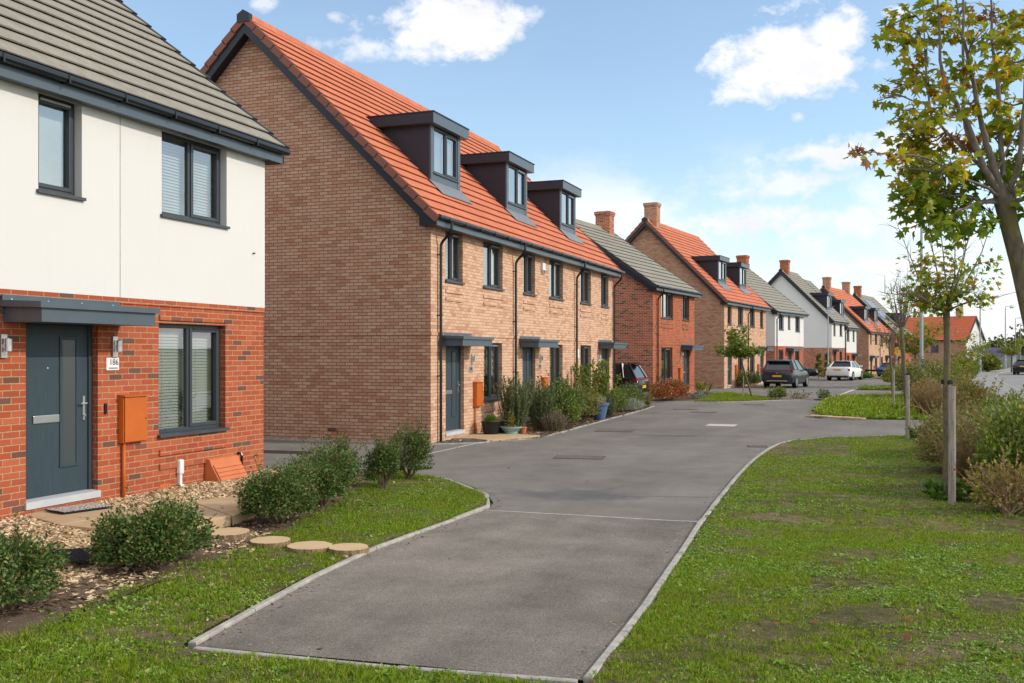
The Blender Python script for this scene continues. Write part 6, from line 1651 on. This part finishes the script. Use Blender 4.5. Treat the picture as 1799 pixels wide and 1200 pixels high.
CL = [(1385,95,132,76,1.15),(1450,60,80,46,1.05),(1330,120,75,45,.9),(1440,170,45,30,.45),(1405,205,40,20,.25),
      (1520,265,185,38,.85),(1640,250,120,46,.8),(1400,325,150,40,.6),(1280,340,150,42,.45),(1330,395,270,50,.75),(1500,390,230,55,.7),(1250,310,60,22,.25),
      (790,45,140,66,1.1),(865,55,90,38,.85),(700,30,75,45,.6),(640,88,120,36,.5),(740,95,120,34,.55),(905,35,60,34,.8),(455,5,50,22,.4),(590,30,40,22,.15),(1575,22,45,20,.5),
      (1600,470,330,45,.75),(1150,400,110,40,.3),(1750,560,300,45,.4),(60,40,260,60,.3),(1900,300,160,70,.8),(2200,150,260,90,.9),(-300,160,240,80,.7),(-700,260,300,70,.7)]
for px, py, wx, wy, s in CL:
    a, e = dirof(px, py); wa, we = wx/1750*.95, wy/1750
    dx = mth('DIVIDE', mth('SUBTRACT', azm, a), wa); dy = mth('DIVIDE', mth('SUBTRACT', elv, e), we)
    d = mth('SQRT', mth('ADD', mth('MULTIPLY', dx, dx), mth('MULTIPLY', dy, dy)))
    m = mth('SUBTRACT', mth('ADD', 1.0-(1-s)*.75, mth('MULTIPLY', pert, 1.3)), d)
    m = mth('MULTIPLY', mth('MULTIPLY', m, 1.7, True), .5+.5*s)
    total = m if total is None else mth('MAXIMUM', total, m)
bandm = mth('MULTIPLY', mth('MULTIPLY', mth('SUBTRACT', elv, .03), 14.0, True), mth('MULTIPLY', mth('SUBTRACT', .215, elv), 11.0, True))
puff = mth('MULTIPLY', mth('SUBTRACT', nz(8.5, 9, .60), .44), 6.5, True)
total = mth('MAXIMUM', total, mth('MULTIPLY', mth('MULTIPLY', bandm, puff), 1.0))
# clouds out of view, added for fill light; a milky band low down
gen = mth('MULTIPLY', mth('SUBTRACT', nz(2.6, 8, .6), .36), 5.0, True)
behind = mth('MULTIPLY', mth('MULTIPLY', mth('SUBTRACT', mth('SUBTRACT', .42, Y_), mth('MULTIPLY', Z_, -.55)), 4.0, True), gen)
low = mth('MULTIPLY', mth('SUBTRACT', .205, elv), 4.2, True)
low = mth('MULTIPLY', low, mth('ADD', .78, mth('MULTIPLY', mth('SUBTRACT', n1, .5), 2.4)), True)
low = mth('MAXIMUM', low, mth('MULTIPLY', mth('SUBTRACT', .085, elv), 16.0, True))
mask = mth('MAXIMUM', mth('MAXIMUM', total, behind), mth('MAXIMUM', mth('MULTIPLY', low, .96), mth('MULTIPLY', nz(2.0, 4, .55), .13)), True)
# clouds: slightly greyer undersides from a second noise, brighter tops
shade = mth('ADD', .90, mth('MULTIPLY', mth('SUBTRACT', nz(9, 5, .55), .5), .5))
cc = N.new('ShaderNodeCombineColor')
K = 5.6
shade = mth('MULTIPLY', shade, mth('ADD', 1.0, mth('MULTIPLY', mth('MULTIPLY', mth('SUBTRACT', .3, Y_), 3.0, True), .45)))  # unseen clouds behind the camera brightened to lift the shaded walls
Lk.new(mth('MULTIPLY', shade, K*1.0), cc.inputs[0]); Lk.new(mth('MULTIPLY', shade, K*1.0), cc.inputs[1]); Lk.new(mth('MULTIPLY', mth('ADD', mth('MULTIPLY', shade, .85), .15), K*1.03), cc.inputs[2])
# thin high veil that pales the blue
tint = N.new('ShaderNodeMix'); tint.data_type = 'RGBA'; tint.blend_type = 'MIX'; tint.inputs[0].default_value = .0
mx = N.new('ShaderNodeMix'); mx.data_type = 'RGBA'
tint.blend_type = 'MULTIPLY'; tint.inputs[0].default_value = 1.0; Lk.new(sky.outputs[0], tint.inputs[6]); tint.inputs[7].default_value = (.98,1.04,1.03,1)
Lk.new(mask, mx.inputs[0]); Lk.new(tint.outputs[2], mx.inputs[6]); Lk.new(cc.outputs[0], mx.inputs[7])
Lk.new(mx.outputs[2], bg.inputs[0]); bg.inputs[1].default_value = .15

cam = bpy.data.cameras.new('camera'); co = bpy.data.objects.new('camera', cam); col.objects.link(co)
co.location = (0,0,2.0); co.rotation_euler = (R(90),0,R(20.66))
cam.sensor_width = 36; cam.lens = 35.02; cam.shift_y = 21/1799; cam.clip_end = 8000; cam.clip_start = .05
scene.camera = co
vs = scene.view_settings; vs.view_transform = 'Standard'; vs.look = 'None'; vs.exposure = .46; vs.gamma = 1.0
scene.cycles.use_denoising = True
scene.cycles.max_bounces = 8; scene.cycles.transparent_max_bounces = 12; scene.cycles.caustics_reflective = False; scene.cycles.caustics_refractive = False
